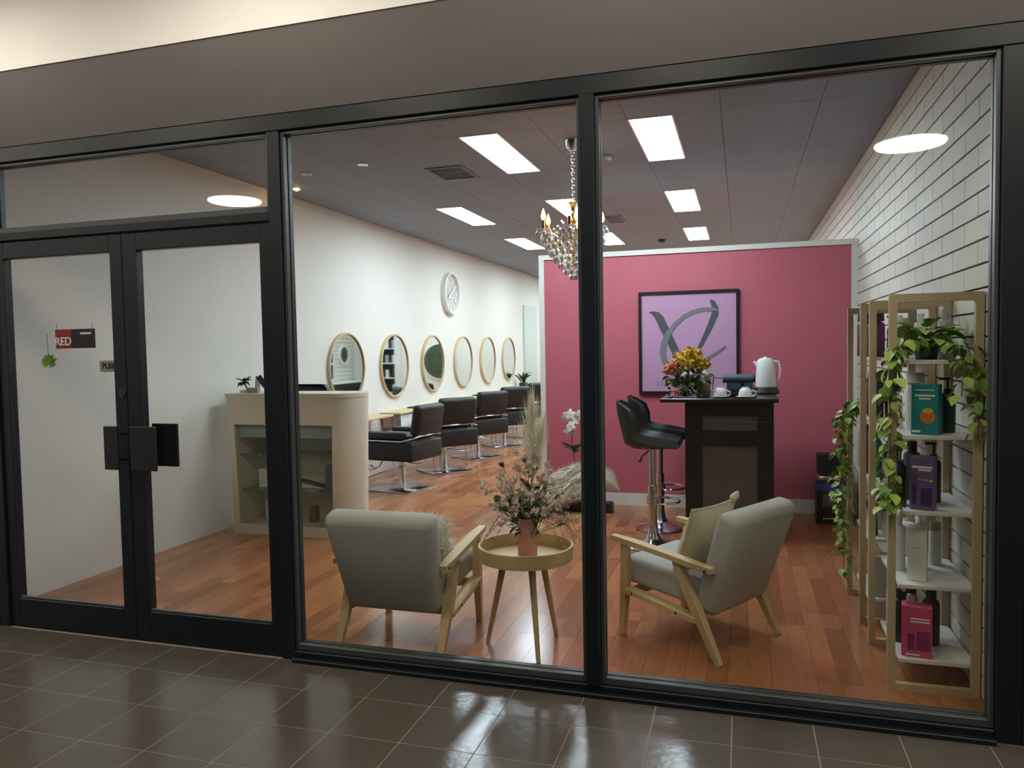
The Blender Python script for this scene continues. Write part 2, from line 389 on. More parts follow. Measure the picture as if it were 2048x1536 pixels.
def leaf(n, x0, x1, s0, s1):
    r = struct('door_%d' % n)
    z0, z1 = 0.008, 2.127
    frame_bar('stile', r, x0, x0 + s0, z0, z1, 0.012, 0.062)
    frame_bar('stile', r, x1 - s1, x1, z0, z1, 0.012, 0.062)
    frame_bar('top_rail', r, x0 + s0 + .0005, x1 - s1 - .0005, 2.036, z1, 0.012, 0.062)
    frame_bar('bottom_rail', r, x0 + s0 + .0005, x1 - s1 - .0005, z0, 0.163, 0.012, 0.062)
    obj('glass_pane', bx(x0 + s0 + .001, x1 - s1 - .001, 0.032, 0.042, 0.164, 2.0355), M_pane, r)
    obj('bottom_bead', rb(x0 + s0 + .001, x1 - s1 - .001, 0.018, 0.0315, 0.1635, 0.176, r=0.002, seg=1), M_bead, r)
    return r
dl = leaf(1, -3.298, -2.437, 0.064, 0.077)
dr = leaf(2, -2.433, -1.549, 0.088, 0.062)
for (d, xa, xb, xs) in ((dl, -2.524, -2.437, -2.47), (dr, -2.345, -2.200, -2.40)):
    h = obj('pull_handle', rb(xa if d == dl else -2.36, xb, -0.065, -0.05, 0.915, 1.140, r=0.003, seg=1), M_black, d)
    for z in (0.96, 1.095): obj('standoff', MB().tube([(xs if d == dl else -2.352, -0.05, z), (xs if d == dl else -2.352, 0.0115, z)], 0.007), M_black, h)
    obj('inner_handle', rb(xa if d == dl else -2.36, xb, 0.09, 0.105, 0.915, 1.140, r=0.003, seg=1), M_black, d)
lk = obj('lock', MB().lathe([(0.001, 0), (0.021, 0), (0.021, 0.008), (0.001, 0.008)], 20).xf(Matrix.Rotation(PI / 2, 4, 'X')), M_chrome, dl, loc=(-2.462, 0.012, 1.306))
obj('keyhole', bx(-0.002, 0.002, -0.0092, -0.0082, -0.008, 0.008), M_black, lk)
# piers, soffit, fascia, mall shell
struct('wall_pier_right', bx(1.601, 14, 0.0, 0.14, 0.0, 2.5495), M_black)
struct('wall_pier_left', bx(-18, -3.371, 0.0, 0.14, 0.0, 2.5495), M_black)
struct('ceiling_soffit', MB().prism([(0.1, 2.63), (0.0, 2.63), (-0.3, 2.881), (-0.3, 2.95), (0.1, 2.95)], -18, 14, axis=0), M_soffit)   # bulkhead, its rake made up so it catches the mall light
struct('wall_fascia', bx(-18, 14, -0.304, -0.3005, 2.8815, ZM), M_mallw)
struct('ceiling_mall', bx(-18, 14, -12, -0.30, ZM, ZM + 0.1), M_mallw)
struct('wall_mall', bx(-18, 14, -12.15, -12, 0, ZM), M_mallwall)
struct('wall_bulkhead', bx(-3.75, 1.75, 0.101, 0.125, 2.551, 2.629), M_frame)
struct('wall_over_front', bx(-3.75, 1.75, 0.101, 0.125, 2.64, ZC + 0.1), M_frame)

# ================================================================== LIGHT FITTINGS
PLAB = {(-1.34, 2.03): 'long bright ceiling panel light left of the chandelier rose', (-0.12, 2.03): 'nearest bright ceiling panel light, right of the chandelier rose',
        (-2.56, 4.53): 'bright ceiling panel light nearest the left wall, in the second row', (-1.34, 4.53): 'bright ceiling panel light directly behind the chandelier candles',
        (-0.12, 4.53): 'bright ceiling panel light, second of the row on the right', (-2.56, 7.0): 'far bright ceiling panel light left of the chandelier, above the clock wall',
        (-1.34, 7.0): 'far bright ceiling panel light peeking out right of the chandelier crystals', (-0.12, 7.0): 'far bright ceiling panel light just above the magenta partition',
        (-2.56, 9.5): 'added unseen ceiling panel light in the fourth row, leftmost', (-1.34, 9.5): 'added unseen ceiling panel light in the fourth row, middle', (-0.12, 9.5): 'added unseen ceiling panel light in the fourth row, rightmost',
        (-2.56, 12.0): 'added unseen ceiling panel light in the last row, leftmost', (-1.34, 12.0): 'added unseen ceiling panel light in the last row, middle', (-0.12, 12.0): 'added unseen ceiling panel light in the last row, rightmost'}
fr = MB()
for q in ((0, .305, 0, .012), (0, .305, 1.208, 1.22), (0, .012, .012, 1.208), (.293, .305, .012, 1.208)): fr.box(q[0], q[1], q[2], q[3], -0.004, 0.015)
frm = fr.mesh('frame', M_white); dfm = bx(0.0125, 0.2925, 0.0125, 1.2075, -0.001, 0.01).mesh('diffuser', E_panel)
for p in panels:
    t = thing('ceiling_light', PLAB[p], 'ceiling light', (p[0], p[1], ZC), 0, 'ceiling panel lights')
    obj('frame', frm, None, t); obj('diffuser', dfm, None, t)
ring = MB().lathe([(0.296, -0.012), (0.31, -0.012), (0.31, 0.0), (0.296, 0.0), (0.296, -0.012)], 40).mesh('ring', M_white)
disc = MB().lathe([(0.001, -0.035), (0.285, -0.035), (0.294, -0.028), (0.294, -0.013), (0.001, -0.013)], 40).mesh('diffuser', E_round)
row = [(-9.55 + 1.65 * q, -1.2) for q in range(11)]  # added row out of view, washes the fascia and soffit with light
nth = ['first', 'second', 'third', 'fourth', 'fifth', 'sixth', 'seventh', 'eighth', 'ninth', 'tenth', 'eleventh']
for k, (x, y) in enumerate([(2.074, -4.411), (-5.047, -4.354)] + row):
    lab = ['large round ceiling light of the mall mirrored in the right pane', 'large round ceiling light of the mall mirrored over the glass doors'][k] if k < 2 else '%s added round fill light from the left in the unseen row before the shopfront' % nth[k - 2]
    t = thing('round_ceiling_light', lab, 'ceiling light', (x, y, ZM), 0, 'round lights in the mall ceiling')
    obj('ring', ring, None, t); obj('diffuser', disc, None, t)

def vent(loc, w, l, label):
    t = thing('ceiling_vent', label, 'vent', loc, 0, 'ceiling vents')
    f = MB()
    for q in ((0, w, 0, .02), (0, w, l - .02, l), (0, .02, .02, l - .02), (w - .02, w, .02, l - .02)): f.box(q[0], q[1], q[2], q[3], -0.012, -0.001)
    obj('frame', f, M_ceil, t); obj('backing', bx(.021, w - .021, .021, l - .021, -0.003, -0.001), M_black, t)
    n = 7
    for i in range(n):
        y = .03 + (l - .06) * i / (n - 1); obj('slat', bx(.021, w - .021, y - .008, y + .008, -0.011, -0.006).xf(Matrix.Identity(4)), M_ceil, t)
    return t
vent((-1.94, 2.81, ZC), .33, .46, 'charcoal slatted ceiling vent left of the long panel light')
vent((-0.94, 5.75, ZC), .21, .46, 'small charcoal slatted ceiling vent right of the chandelier')
def downlight(loc, label, lit):
    t = thing('downlight', label, 'downlight', loc, 0, 'small recessed downlights')
    obj('bezel', MB().lathe([(0.032, -0.006), (0.045, -0.006), (0.045, -0.001), (0.032, -0.001), (0.032, -0.006)], 20), M_chrome, t)
    obj('lens', MB().lathe([(0.001, -0.022), (0.018, -0.018), (0.031, -0.007), (0.031, -0.001), (0.001, -0.001)], 16), (emit('warm_downlight', (255, 190, 110), 60.0) if lit else M_glass), t)
downlight((-3.36, 3.10, ZC), 'small warm downlight glowing beside the left wall', True)
downlight((-2.95, 2.62, ZC), 'small unlit downlight between the glowing downlight and the mullion', False)
downlight((-2.35, 2.50, ZC), 'small unlit downlight between the left wall and the square vent', False)
t = thing('smoke_detector', 'dark round smoke detector on the ceiling above the magenta partition', 'smoke detector', (-0.48, 7.97, ZC))
obj('body', MB().lathe([(0.001, -0.045), (0.04, -0.04), (0.055, -0.015), (0.055, -0.001), (0.001, -0.001)], 20), M_black, t)
t = thing('smoke_detector', 'grey round smoke detector on the ceiling beside the mullion top', 'smoke detector', (-0.43, 2.95, ZC))
obj('body', MB().lathe([(0.001, -0.045), (0.04, -0.04), (0.055, -0.015), (0.055, -0.001), (0.001, -0.001)], 20), M_ceil, t)

# ================================================================== FURNITURE
def T(x, y, z): return Matrix.Translation((x, y, z))
def RX(a): return Matrix.Rotation(math.radians(a), 4, 'X')
def RY(a): return Matrix.Rotation(math.radians(a), 4, 'Y')
def RZ(a): return Matrix.Rotation(math.radians(a), 4, 'Z')

# ---- two armchairs (local: feet at z 0, facing +y)
def armchair(label, loc, rot):
    t = thing('armchair', label, 'armchair', loc, rot, 'grey lounge armchairs')
    obj('seat_cushion', rb(-.245, .245, -.16, .315, -.06, .075, r=.03, seg=3).xf(T(0, 0, .305) @ RX(5)), M_grey, t)
    bk = MB().rbox(-.29, .29, -.06, .06, 0, .535, r=.045, seg=3)
    bk.v = [(x * (0.86 + 0.14 * min(1, max(0, z / .5))), y * (1.0 + 0.10 * (1 - z / .535)), z) for x, y, z in bk.v]
    obj('backrest', bk.xf(T(0, -.175, .212) @ RX(19)), M_grey, t)
    for sx in (-1, 1):
        x = sx * .276
        obj('leg', MB().bar((x, .285, 0.0), (x, .262, .30), .030, .026, .044, .04).bar((x, .262, .30), (x, .262, .475), .044, .04, .036, .036), M_oak, t)
        obj('leg', MB().bar((x, -.29, 0.0), (x, -.17, .23), .030, .026, .050, .04).bar((x, -.17, .23), (x, -.055, .455), .050, .04, .042, .034), M_oak, t)
        rl = obj('side_rail', MB().bar((x, .255, .245), (x, -.18, .190), .022, .066, up=(1, 0, 0)).xf(T(0, 0, 0)), M_oak, t)
        for yy, zz in ((.20, .238), (-.07, .205)): obj('bolt', MB().tube([(x + sx * .030, yy, zz), (x + sx * .036, yy, zz)], .006), M_black, rl)
        ar = MB()
        pts = [(.335, .498, .040), (.20, .490, .056), (0, .470, .058), (-.18, .447, .052), (-.265, .437, .036)]
        vs = []; fs = []
        for (yy, zz, wd) in pts:
            for dx, dz in ((-.5, 0), (.5, 0), (.5, .026), (-.5, .026)): vs.append((x + sx * .012 + dx * wd, yy, zz + dz - .013 + .008))
        for i in range(4):
            for k in range(4): fs.append((i * 4 + k, i * 4 + (k + 1) % 4, i * 4 + 4 + (k + 1) % 4, i * 4 + 4 + k))
        fs += [(0, 1, 2, 3), (16, 17, 18, 19)]
        ao = obj('armrest', ar.add(vs, fs), M_oak, t)
        obj('bolt', MB().tube([(x + sx * .036, -.235, .442), (x + sx * .042, -.235, .442)], .007), M_black, ao)
    obj('front_rail', bx(-.25, .25, .235, .258, .20, .245), M_oak, t)
    obj('rear_rail', bx(-.25, .25, -.13, -.11, .17, .205), M_oak, t)
    return t
armchair('grey armchair seen from behind, left of the round side table', (-1.058, .455, 0), 0)
armchair('grey armchair turned sideways, right of the round side table', (.40, .83, 0), math.radians(59.5))
# cushions leaning in the chairs
def fluffy(a, b, tk, mtx, n, seed, ln=.035):
    rng = random.Random(seed); m = MB()
    for _ in range(n):
        u, v = rng.uniform(-1, 1), rng.uniform(-1, 1); s = rng.choice((1, -1))
        k = max(0.0, (1 - abs(u) ** 2.6) * (1 - abs(v) ** 2.6)) ** 0.55
        p = Vector((a * u, s * tk * k, b * v)); d = Vector((u * rng.random() * 1.2, s * (.3 + k), v * rng.random() * 1.2)) + Vector((rng.uniform(-.6, .6), rng.uniform(-.6, .6), rng.uniform(-.6, .6))); d.normalize()
        q = d.cross(Vector((rng.uniform(-1, 1), rng.uniform(-1, 1), rng.uniform(-1, 1)))).normalized() * .003
        L = ln * rng.uniform(.6, 1.1)
        m.add([mtx @ (p - q), mtx @ (p + q), mtx @ (p + d * L)], [(0, 1, 2)])
    return m
MX = T(-.845, .445, .555) @ RZ(-10) @ RX(17)
cu = thing('cushion', 'fluffy cream cushion leaning in the left armchair', 'cushion', (0, 0, 0))
cu.location = (-.975, .43, .32)
MXl = T(0, .0, .175) @ RZ(-4) @ RX(20)
obj('pad', MB().pillow(.17, .17, .055, mtx=MXl), M_fluff, cu)
fz = obj('fleece', fluffy(.17, .17, .055, MXl, 2600, 4), M_fluff, cu, smooth=0); fz['kind'] = 'stuff'
cu = thing('cushion', 'beige linen cushion with piped edge leaning in the right armchair', 'cushion', (.42, .835, .345), math.radians(59.5))
MXr = T(-.035, -.03, .175) @ RX(19)
obj('pad', MB().pillow(.20, .19, .06, mtx=MXr), M_cushion, cu)
rim = []
for k in range(40):
    a = 2 * PI * k / 40; c, s_ = math.cos(a), math.sin(a); m_ = max(abs(c), abs(s_)); u, v = c / m_, s_ / m_
    q = 1 - 0.07 * (1 - u * u) * abs(v) ** 2; q2 = 1 - 0.07 * (1 - v * v) * abs(u) ** 2
    rim.append(MXr @ Vector((.20 * u * q2, 0, .19 * v * q)))
obj('piping', MB().tube(rim, .006, 6, closed=True), M_cushion, cu)
obj('tassel', MB().pillow(.035, .022, .018, mtx=MXr @ T(.18, 0, .2) @ RY(-25)), M_cushion, cu)

# ---- round tray side table
st = thing('side_table', 'round bamboo tray side table on three splayed legs between the armchairs', 'side table', (-.425, .45, 0))
obj('tray_base', MB().lathe([(.001, .452), (.226, .452), (.226, .462), (.001, .462)], 48), M_bamboo, st)
obj('tray_rim', MB().lathe([(.2265, .452), (.236, .452), (.238, .52), (.228, .522), (.2265, .452)], 48), M_bamboo, st)
for k, (lx, ly) in enumerate(((-.212, .006), (.105, -.178), (.108, .178))):
    obj('leg', MB().tube([(lx, ly, 0), (lx * .52, ly * .52, .4515)], [.011, .019], 12), M_oak, st)

# ---- leaves and plants
def leafmesh(name, m, L=1.0, W=.5, fold=.12):
    return MB().add([(0, 0, 0), (-W * .5, L * .38, fold * L), (0, L * .45, 0), (W * .5, L * .38, fold * L), (0, L, -.12 * L), (-W * .34, L * .72, fold * .6 * L), (W * .34, L * .72, fold * .6 * L), (-W * .3, L * .1, fold * .5 * L), (W * .3, L * .1, fold * .5 * L)],
                    [(0, 2, 1, 7), (0, 8, 3, 2), (2, 4, 5, 1), (2, 3, 6, 4)]).mesh(name, m, 60)
LM_g = leafmesh('leaf', M_leaf, 1, .8); LM_y = leafmesh('leaf', M_leafy, 1, .8); LM_d = leafmesh('leaf', M_darkleaf, 1, .45); LM_n = leafmesh('leaf', M_darkleaf, 1, .22)
LM_s = leafmesh('leaf', M_stem, 1, .3)
def put(name, me, parent, p, size, rng, up=None, rot=None):
    o = bpy.data.objects.new(name, me); COL.objects.link(o); o.parent = parent; o.location = p; o.scale = (size, size, size)
    o.rotation_euler = rot if rot else (rng.uniform(-.9, .9), rng.uniform(-.9, .9), rng.uniform(0, 2 * PI)); return o
def tri_ball(m, r=.5, n=26, seed=1, spike=.4):
    rng = random.Random(seed); b = MB().ball((0, 0, 0), r * .62, 7, 5)
    for _ in range(n):
        d = Vector((rng.gauss(0, 1), rng.gauss(0, 1), rng.gauss(0, 1))).normalized(); q = d.orthogonal().normalized() * .17 * r
        b.add([d * r * .5 - q, d * r * .5 + q, d * r * (1 + spike * rng.random())], [(0, 1, 2)])
    return b.mesh('blossom', m, 0)
BL_w = tri_ball(M_blossom, .5, 34, 2, .5); BL_y = tri_ball(M_yellowf, .5, 60, 3, .35); BL_o = tri_ball(M_orangef, .5, 40, 4, .4); BL_t = tri_ball(M_thistle, .5, 40, 5, .5)
BL_wh = tri_ball(mat('white_petal', (240, 238, 232), 0.7), .5, 30, 6, .3)
def plume(p0, p1, r, n, seed, droop=.0, L=.10):
    rng = random.Random(seed); p0, p1 = Vector(p0), Vector(p1); ax = (p1 - p0).normalized(); m = MB()
    for _ in range(n):
        t = rng.random() ** .8; base = p0.lerp(p1, t); rad = r * (math.sin(PI * min(1, .12 + t * .9)) ** .7)
        a = rng.uniform(0, 2 * PI); o = ax.orthogonal().normalized(); o = Matrix.Rotation(a, 3, ax) @ o
        tip = base + o * rad * rng.uniform(.5, 1.1) + ax * L * rng.uniform(.4, 1.2) + Vector((0, 0, -droop * rng.random() * L))
        q = (tip - base).cross(o + Vector((.1, .2, .3))).normalized() * .0011
        mid = base.lerp(tip, .55) + o * rad * .25
        m.add([base - q, base + q, mid + q, tip, mid - q], [(0, 1, 2, 4), (4, 2, 3)])
    return m
# pink vase with dried bouquet on the side table
va = thing('vase', 'dusty pink cylinder vase standing on the round tray table', 'vase', (-.415, .45, .463))
obj('body', MB().lathe([(.001, 0), (.046, 0), (.049, .006), (.049, .192), (.045, .192), (.045, .02), (.001, .02)], 32), M_pinkv, va)
bo = thing('dried_bouquet', 'dried bouquet of pale blossoms, thistles and pampas in the pink vase', 'bouquet', (-.415, .45, .49))
rng = random.Random(11); stm = MB(); heads = []
for k in range(64):
    a = rng.uniform(0, 2 * PI); sp = rng.uniform(.04, .25); h = rng.uniform(.17, .42) + .16 * (1 - sp / .27)
    if k % 5 == 0: h *= .72
    tip = Vector((sp * math.cos(a) * 1.05, sp * math.sin(a) * .75, h * .92))
    mid = Vector((tip.x * .30, tip.y * .30, tip.z * .58))
    stm.tube([(math.cos(a) * .015, math.sin(a) * .015, .02), mid, tip], [.0022, .0018, .0012], 4); heads.append((tip, mid))
obj('stems', stm, M_stem, bo)
for k, (tip, mid) in enumerate(heads):
    kind = BL_t if k in (3, 14, 22, 31, 9) else BL_w
    put('thistle' if kind == BL_t else 'blossom', kind, bo, tip, rng.uniform(.030, .046), rng)
    for q in range(2):
        p = mid.lerp(tip, rng.uniform(.35, .95)) + Vector((rng.uniform(-.03, .03), rng.uniform(-.03, .03), rng.uniform(-.02, .02)))
        put('blossom', BL_w, bo, p, rng.uniform(.020, .034), rng)
for k in range(120):
    tip, mid = rng.choice(heads); p = mid.lerp(tip, rng.uniform(-.3, .75)); put('leaf', rng.choice((LM_d, LM_d, LM_s)), bo, p, rng.uniform(.035, .07), rng)
for k in range(16):   # fine trailing sprays
    a = rng.choice((PI, 0)) + rng.uniform(-.5, .5); s0 = rng.uniform(.12, .2); p = Vector((s0 * math.cos(a), s0 * math.sin(a) * .6, rng.uniform(.1, .24))); q = p + Vector((math.cos(a) * .07, 0, -rng.uniform(.06, .16)))
    stm2 = MB().tube([p * .5 + Vector((0, 0, .1)), p, q], .0012, 4); obj('spray', stm2, M_stem, bo)
    for z in range(4): put('blossom', BL_w, bo, p.lerp(q, .25 + .25 * z), .011, rng)
pl = plume((.025, .02, .36), (.035, .01, .72), .085, 520, 5, L=.14); po = obj('pampas_plume', pl, M_pampas, bo, smooth=0); po['kind'] = 'stuff'
pl = plume((.02, .03, .34), (.075, .03, .60), .06, 260, 6, L=.12); po = obj('pampas_plume', pl, M_pampas, bo, smooth=0); po['kind'] = 'stuff'
obj('pampas_stem', MB().tube([(0, 0, .03), (.02, .015, .3), (.044, .01, .70)], .0025, 5), M_pampas, bo)

# ---- bar counter
bt = thing('bar_counter', 'black bar counter with two grey front panels before the magenta wall', 'bar counter', (.2, 2.72, 0))
obj('counter_top', rb(-.185, .675, -.02, .86, 1.067, 1.097, r=.004, seg=1), mat('dark_gloss_top', (58, 50, 44), 0.22, noise=0.1), bt)
obj('side_panel', bx(0, .03, .015, .78, 0, 1.0665), M_blackwood, bt)
obj('side_panel', bx(.61, .64, .015, .78, 0, 1.0665), M_blackwood, bt)
obj('back_panel', bx(.0305, .6095, .76, .78, .02, 1.0665), M_blackwood, bt)
obj('front_post', bx(0.0, .127, 0, .0145, 0, 1.0665), M_blackwood, bt); obj('front_post', bx(.525, .64, 0, .0145, 0, 1.0665), M_blackwood, bt)
obj('front_rail', bx(.1275, .5245, 0, .0145, .965, 1.0665), M_blackwood, bt)
obj('front_rail', bx(.1275, .5245, 0, .0145, .738, .855), M_blackwood, bt)
obj('front_rail', bx(.1275, .5245, 0, .0145, 0.0, .12), M_blackwood, bt)
obj('upper_panel', bx(.1275, .5245, .006, .0145, .8555, .9645), M_greypanel, bt)
obj('lower_panel', bx(.1275, .5245, .006, .0145, .1205, .7375), M_greypanel, bt)
for z in (.85, .62): obj('hinge', MB().ball((.645, .03, z), .008, 8, 5), M_chrome, bt)

# ---- bar stools (local: facing +x)
def barstool(label, loc, rotz):
    t = thing('bar_stool', label, 'bar stool', loc, rotz, 'black bar stools')
    obj('base', MB().lathe([(.001, 0), (.195, 0), (.200, .008), (.18, .018), (.11, .034), (.06, .06), (.042, .10), (.034, .15), (.001, .15)], 36), M_chrome, t)
    obj('column', MB().lathe([(.033, .1505), (.033, .46), (.024, .462), (.024, .73), (.001, .73)], 24), M_chrome, t)
    ft = [(0.03 * math.cos(a) + .0, .03 * math.sin(a), .34) for a in ()]
    arc = [(.02, -.03, .345)] + [(.06 + .14 * math.cos(a), .13 * math.sin(a), .345) for a in [(-100 + 10 * k) * PI / 180 for k in range(21)]] + [(.02, .03, .345)]
    obj('footrest', MB().tube(arc, .009, 8), M_chrome, t)
    obj('footrest_clamp', MB().lathe([(.0335, .32), (.043, .32), (.043, .37), (.0335, .37), (.0335, .32)], 24), M_chrome, t)
    obj('lever', MB().tube([(-.02, -.02, .72), (-.06, -.05, .69), (-.085, -.06, .64)], [.005, .005, .009], 8), M_black, t)
    prof = [(.215, .775), (.20, .805), (.10, .800), (-.02, .790), (-.10, .795), (-.155, .825), (-.185, .90), (-.215, 1.0), (-.245, 1.095)]
    out = [(.215, .770), (.19, .752), (.10, .742), (-.02, .735), (-.12, .738), (-.195, .775), (-.225, .88), (-.250, 1.0), (-.262, 1.095)]
    def shell(pr, inner):
        vs = []
        N = 14
        for i, (px, pz) in enumerate(pr):
            sfrac = i / (len(pr) - 1); hw = .205 if sfrac < .55 else .205 - .04 * (sfrac - .55) / .45
            for j in range(N + 1):
                u = -1 + 2 * j / N; e = abs(u) ** 3.2
                zz = pz + e * (.075 * min(1, max(0, (sfrac - .1) / .35)) if sfrac < .62 else .075 * (1 - (sfrac - .62) / .38)); xx = px + (e * .10 * max(0, min(1, (sfrac - .45) / .25)))
                if i == len(pr) - 1: zz -= .05 * abs(u) ** 4
                vs.append((xx, u * (hw - (.022 if inner else 0)), zz))
        return vs, N
    vi, N = shell(prof, True); vo, _ = shell(out, False); m = len(prof); fs = []; K = len(vi)
    for i in range(m - 1):
        for j in range(N):
            q = (i * (N + 1) + j, i * (N + 1) + j + 1, (i + 1) * (N + 1) + j + 1, (i + 1) * (N + 1) + j); fs += [q, tuple(K + z for z in reversed(q))]
    for i in range(m - 1):
        for j in (0, N): a, b = i * (N + 1) + j, (i + 1) * (N + 1) + j; fs.append((a, b, K + b, K + a))
    for j in range(N):
        for i in (0, m - 1): a, b = i * (N + 1) + j, i * (N + 1) + j + 1; fs.append((a, b, K + b, K + a))
    obj('seat_shell', MB().add(vi + vo, fs), M_leather, t, smooth=55)
    for yy in (-.10, -.035, .035, .10): obj('seam', MB().tube([(x + (.006), yy, z + .003) for x, z in prof[2:]], .0035, 5), M_leather, t)
    return t
s1 = barstool('nearer black bucket bar stool beside the bar counter', (-.03, 2.525, 0), 0)
dup(s1, (-.03, 3.10, 0), math.radians(4), 'farther black bucket bar stool, closer to the magenta wall', 'black bar stools')

# ---- things on the bar counter
CT = 1.0972
fv = thing('flower_vase', 'clear glass vase of yellow and orange flowers on the bar counter', 'vase', (.195, 2.86, CT))
obj('glass', MB().lathe([(.001, .0), (.062, .0), (.068, .01), (.050, .06), (.048, .10), (.072, .17), (.069, .17), (.045, .10), (.047, .06), (.062, .014), (.001, .010)], 28), M_glass, fv)
rng = random.Random(5); sm = MB(); hd = []
for k in range(46):
    a = rng.uniform(0, 2 * PI); sp = .165 * math.sqrt(rng.random()); h = .37 - .9 * sp * sp / .155 + rng.uniform(-.05, .02) - .12 * (rng.random() < .35)
    tip = Vector((sp * math.cos(a) + .005, sp * math.sin(a) * .8, h)); hd.append((tip, a, sp)); b0 = (-.045 * math.cos(a), -.04 * math.sin(a), .016)
    sm.tube([b0, (.02 * math.cos(a), .02 * math.sin(a), .12), tip], .003, 5)
obj('stems', sm, M_stem, fv)
for k, (tip, a, sp) in enumerate(hd):
    if tip.x > -.05 and tip.z > .24: put('yellow_flower', BL_y, fv, tip, rng.uniform(.085, .115), rng)
    elif tip.x <= -.05: put('orange_flower', BL_o, fv, tip, rng.uniform(.055, .075), rng)
    else: put('white_flower', BL_wh, fv, tip, rng.uniform(.035, .05), rng)
for k in range(130):
    tip, a, sp = rng.choice(hd); p = tip * rng.uniform(.55, .95) + Vector((rng.uniform(-.05, .05), rng.uniform(-.05, .05), rng.uniform(-.06, 0))); put('leaf', rng.choice((LM_d, LM_d, LM_g)), fv, p, rng.uniform(.045, .075), rng)
for k in range(10): put('pebble', MB().ball((0, 0, 0), .009, 7, 5).mesh('pebble', M_blossom) if k == 0 else bpy.data.meshes['pebble'], fv, (.045 * math.cos(k * .63), .045 * math.sin(k * .63), .021), 1.0, rng)
jr = thing('jar', 'taupe textured cylinder jar between the flower vase and coffee machine', 'jar', (.325, 3.02, CT))
obj('body', MB().lathe([(.001, 0), (.05, 0), (.054, .01), (.055, .16), (.052, .17), (.001, .17)], 24), mat('taupe_jar', (150, 132, 112), 0.7, noise=0.2, nscale=50), jr)
obj('dried_grass', plume((0, 0, .15), (0, 0, .20), .05, 160, 9, L=.09), M_darkleaf, jr, smooth=0)['kind'] = 'stuff'
cm = thing('coffee_machine', 'blue-grey capsule coffee machine behind the two cups', 'coffee machine', (.60, 3.06, CT))
M_cm = mat('blue_grey_plastic', (84, 100, 116), 0.3)
obj('base', rb(-.12, .12, -.10, .12, 0, .03, r=.008), M_black, cm)
obj('body', rb(-.10, .10, .0, .12, .0305, .115, r=.015), M_cm, cm)
obj('barrel', MB().tube([(-.13, .02, .135), (.10, .02, .135)], .034, 20), M_cm, cm)
obj('end_cap', MB().tube([(.1005, .02, .135), (.118, .02, .135)], .030, 20), M_black, cm)
obj('lever', MB().tube([(-.131, .0, .142), (-.20, -.03, .142), (-.205, -.04, .05)], .007, 8), M_chrome, cm)
obj('spout', MB().lathe([(.012, .085), (.018, .1005)], 14, (.02, -.02, 0)), M_black, cm)
ke = thing('kettle', 'white jug kettle with side handle at the right of the bar counter', 'kettle', (.80, 3.33, CT))
obj('base', MB().lathe([(.001, 0), (.105, 0), (.11, .012), (.095, .05), (.085, .055), (.001, .055)], 30), M_black, ke)
obj('body', MB().lathe([(.001, .0555), (.078, .0555), (.080, .07), (.074, .18), (.066, .262), (.058, .278), (.001, .278)], 32), M_white, ke)
obj('lid', MB().lathe([(.001, .2785), (.052, .2785), (.046, .288), (.014, .292), (.014, .302), (.001, .302)], 24), M_white, ke)
obj('spout', MB().tube([(-.058, 0, .225), (-.092, 0, .262)], [.020, .010], 10), M_white, ke)
obj('handle', MB().tube([(.064, 0, .262), (.10, 0, .258), (.112, 0, .20), (.108, 0, .14), (.100, 0, .112)], [.011, .009, .009, .007, .006], 8), M_white, ke)
for nm, x, w_ in (('left', .455, 0), ('right', .640, 1)):
    sa = thing('saucer', 'white saucer under the %s upturned cup' % nm, 'saucer', (x, 2.80, CT), 0, 'white saucers')
    obj('dish', MB().lathe([(.001, .0), (.035, .0), (.07, .010), (.072, .013), (.035, .006), (.001, .006)], 28), M_white, sa)
    cp = thing('cup', '%s of two upturned white cups on the bar counter' % nm, 'cup', (x, 2.80, CT + .0065), math.radians(-8), 'upturned white cups')
    obj('bowl', MB().lathe([(.052, .0), (.052, .004), (.050, .03), (.040, .058), (.024, .070), (.024, .076), (.001, .076)], 28), M_white, cp)
    obj('handle', MB().tube([(.048, 0, .012), (.075, 0, .018), (.078, 0, .04), (.044, 0, .052)], .006, 8), M_white, cp)

# ---- framed sign on the partition
sg = thing('framed_sign', 'square lilac sign with a swooping grey V emblem in a black frame', 'sign', (-.30, 3.955, 1.055))
W_, H_ = .895, .945
for nm, q in (('frame_side', (0, .026, 0, H_)), ('frame_side', (W_ - .026, W_, 0, H_)), ('frame_top', (.026, W_ - .026, H_ - .026, H_)), ('frame_bottom', (.026, W_ - .026, 0, .026))):
    obj(nm, bx(q[0], q[1], -.030, -.001, q[2], q[3]), M_blackwood, sg)
bd = obj('board', bx(.0262, W_ - .0262, -.016, -.001, .0262, H_ - .0262), M_purple, sg)
def S(px, py):   # emblem outline in fractions of the sign
    return ((px - 45) / 1345 * W_, (1450 - py) / 1370 * H_ + (0.03 * (px - 45) / 1345 * 0))
def stroke(pts, y, m, name):
    L = [S(*p[:2]) for p in pts]; vs = []; fs = []
    for i, (x, z) in enumerate(L):
        a = Vector(L[max(i - 1, 0)]); b = Vector(L[min(i + 1, len(L) - 1)]); d = (b - a).normalized(); n = Vector((-d.y, d.x)) * (pts[i][2] / 1345 * W_ / 2)
        vs += [(x + n.x, y, z + n.y), (x - n.x, y, z - n.y), (x + n.x, y + .002, z + n.y), (x - n.x, y + .002, z - n.y)]
    for i in range(len(L) - 1):
        o = i * 4; fs += [(o, o + 4, o + 5, o + 1), (o, o + 2, o + 6, o + 4), (o + 1, o + 5, o + 7, o + 3)]
    return obj(name, MB().add(vs, fs), m, bd, smooth=0)
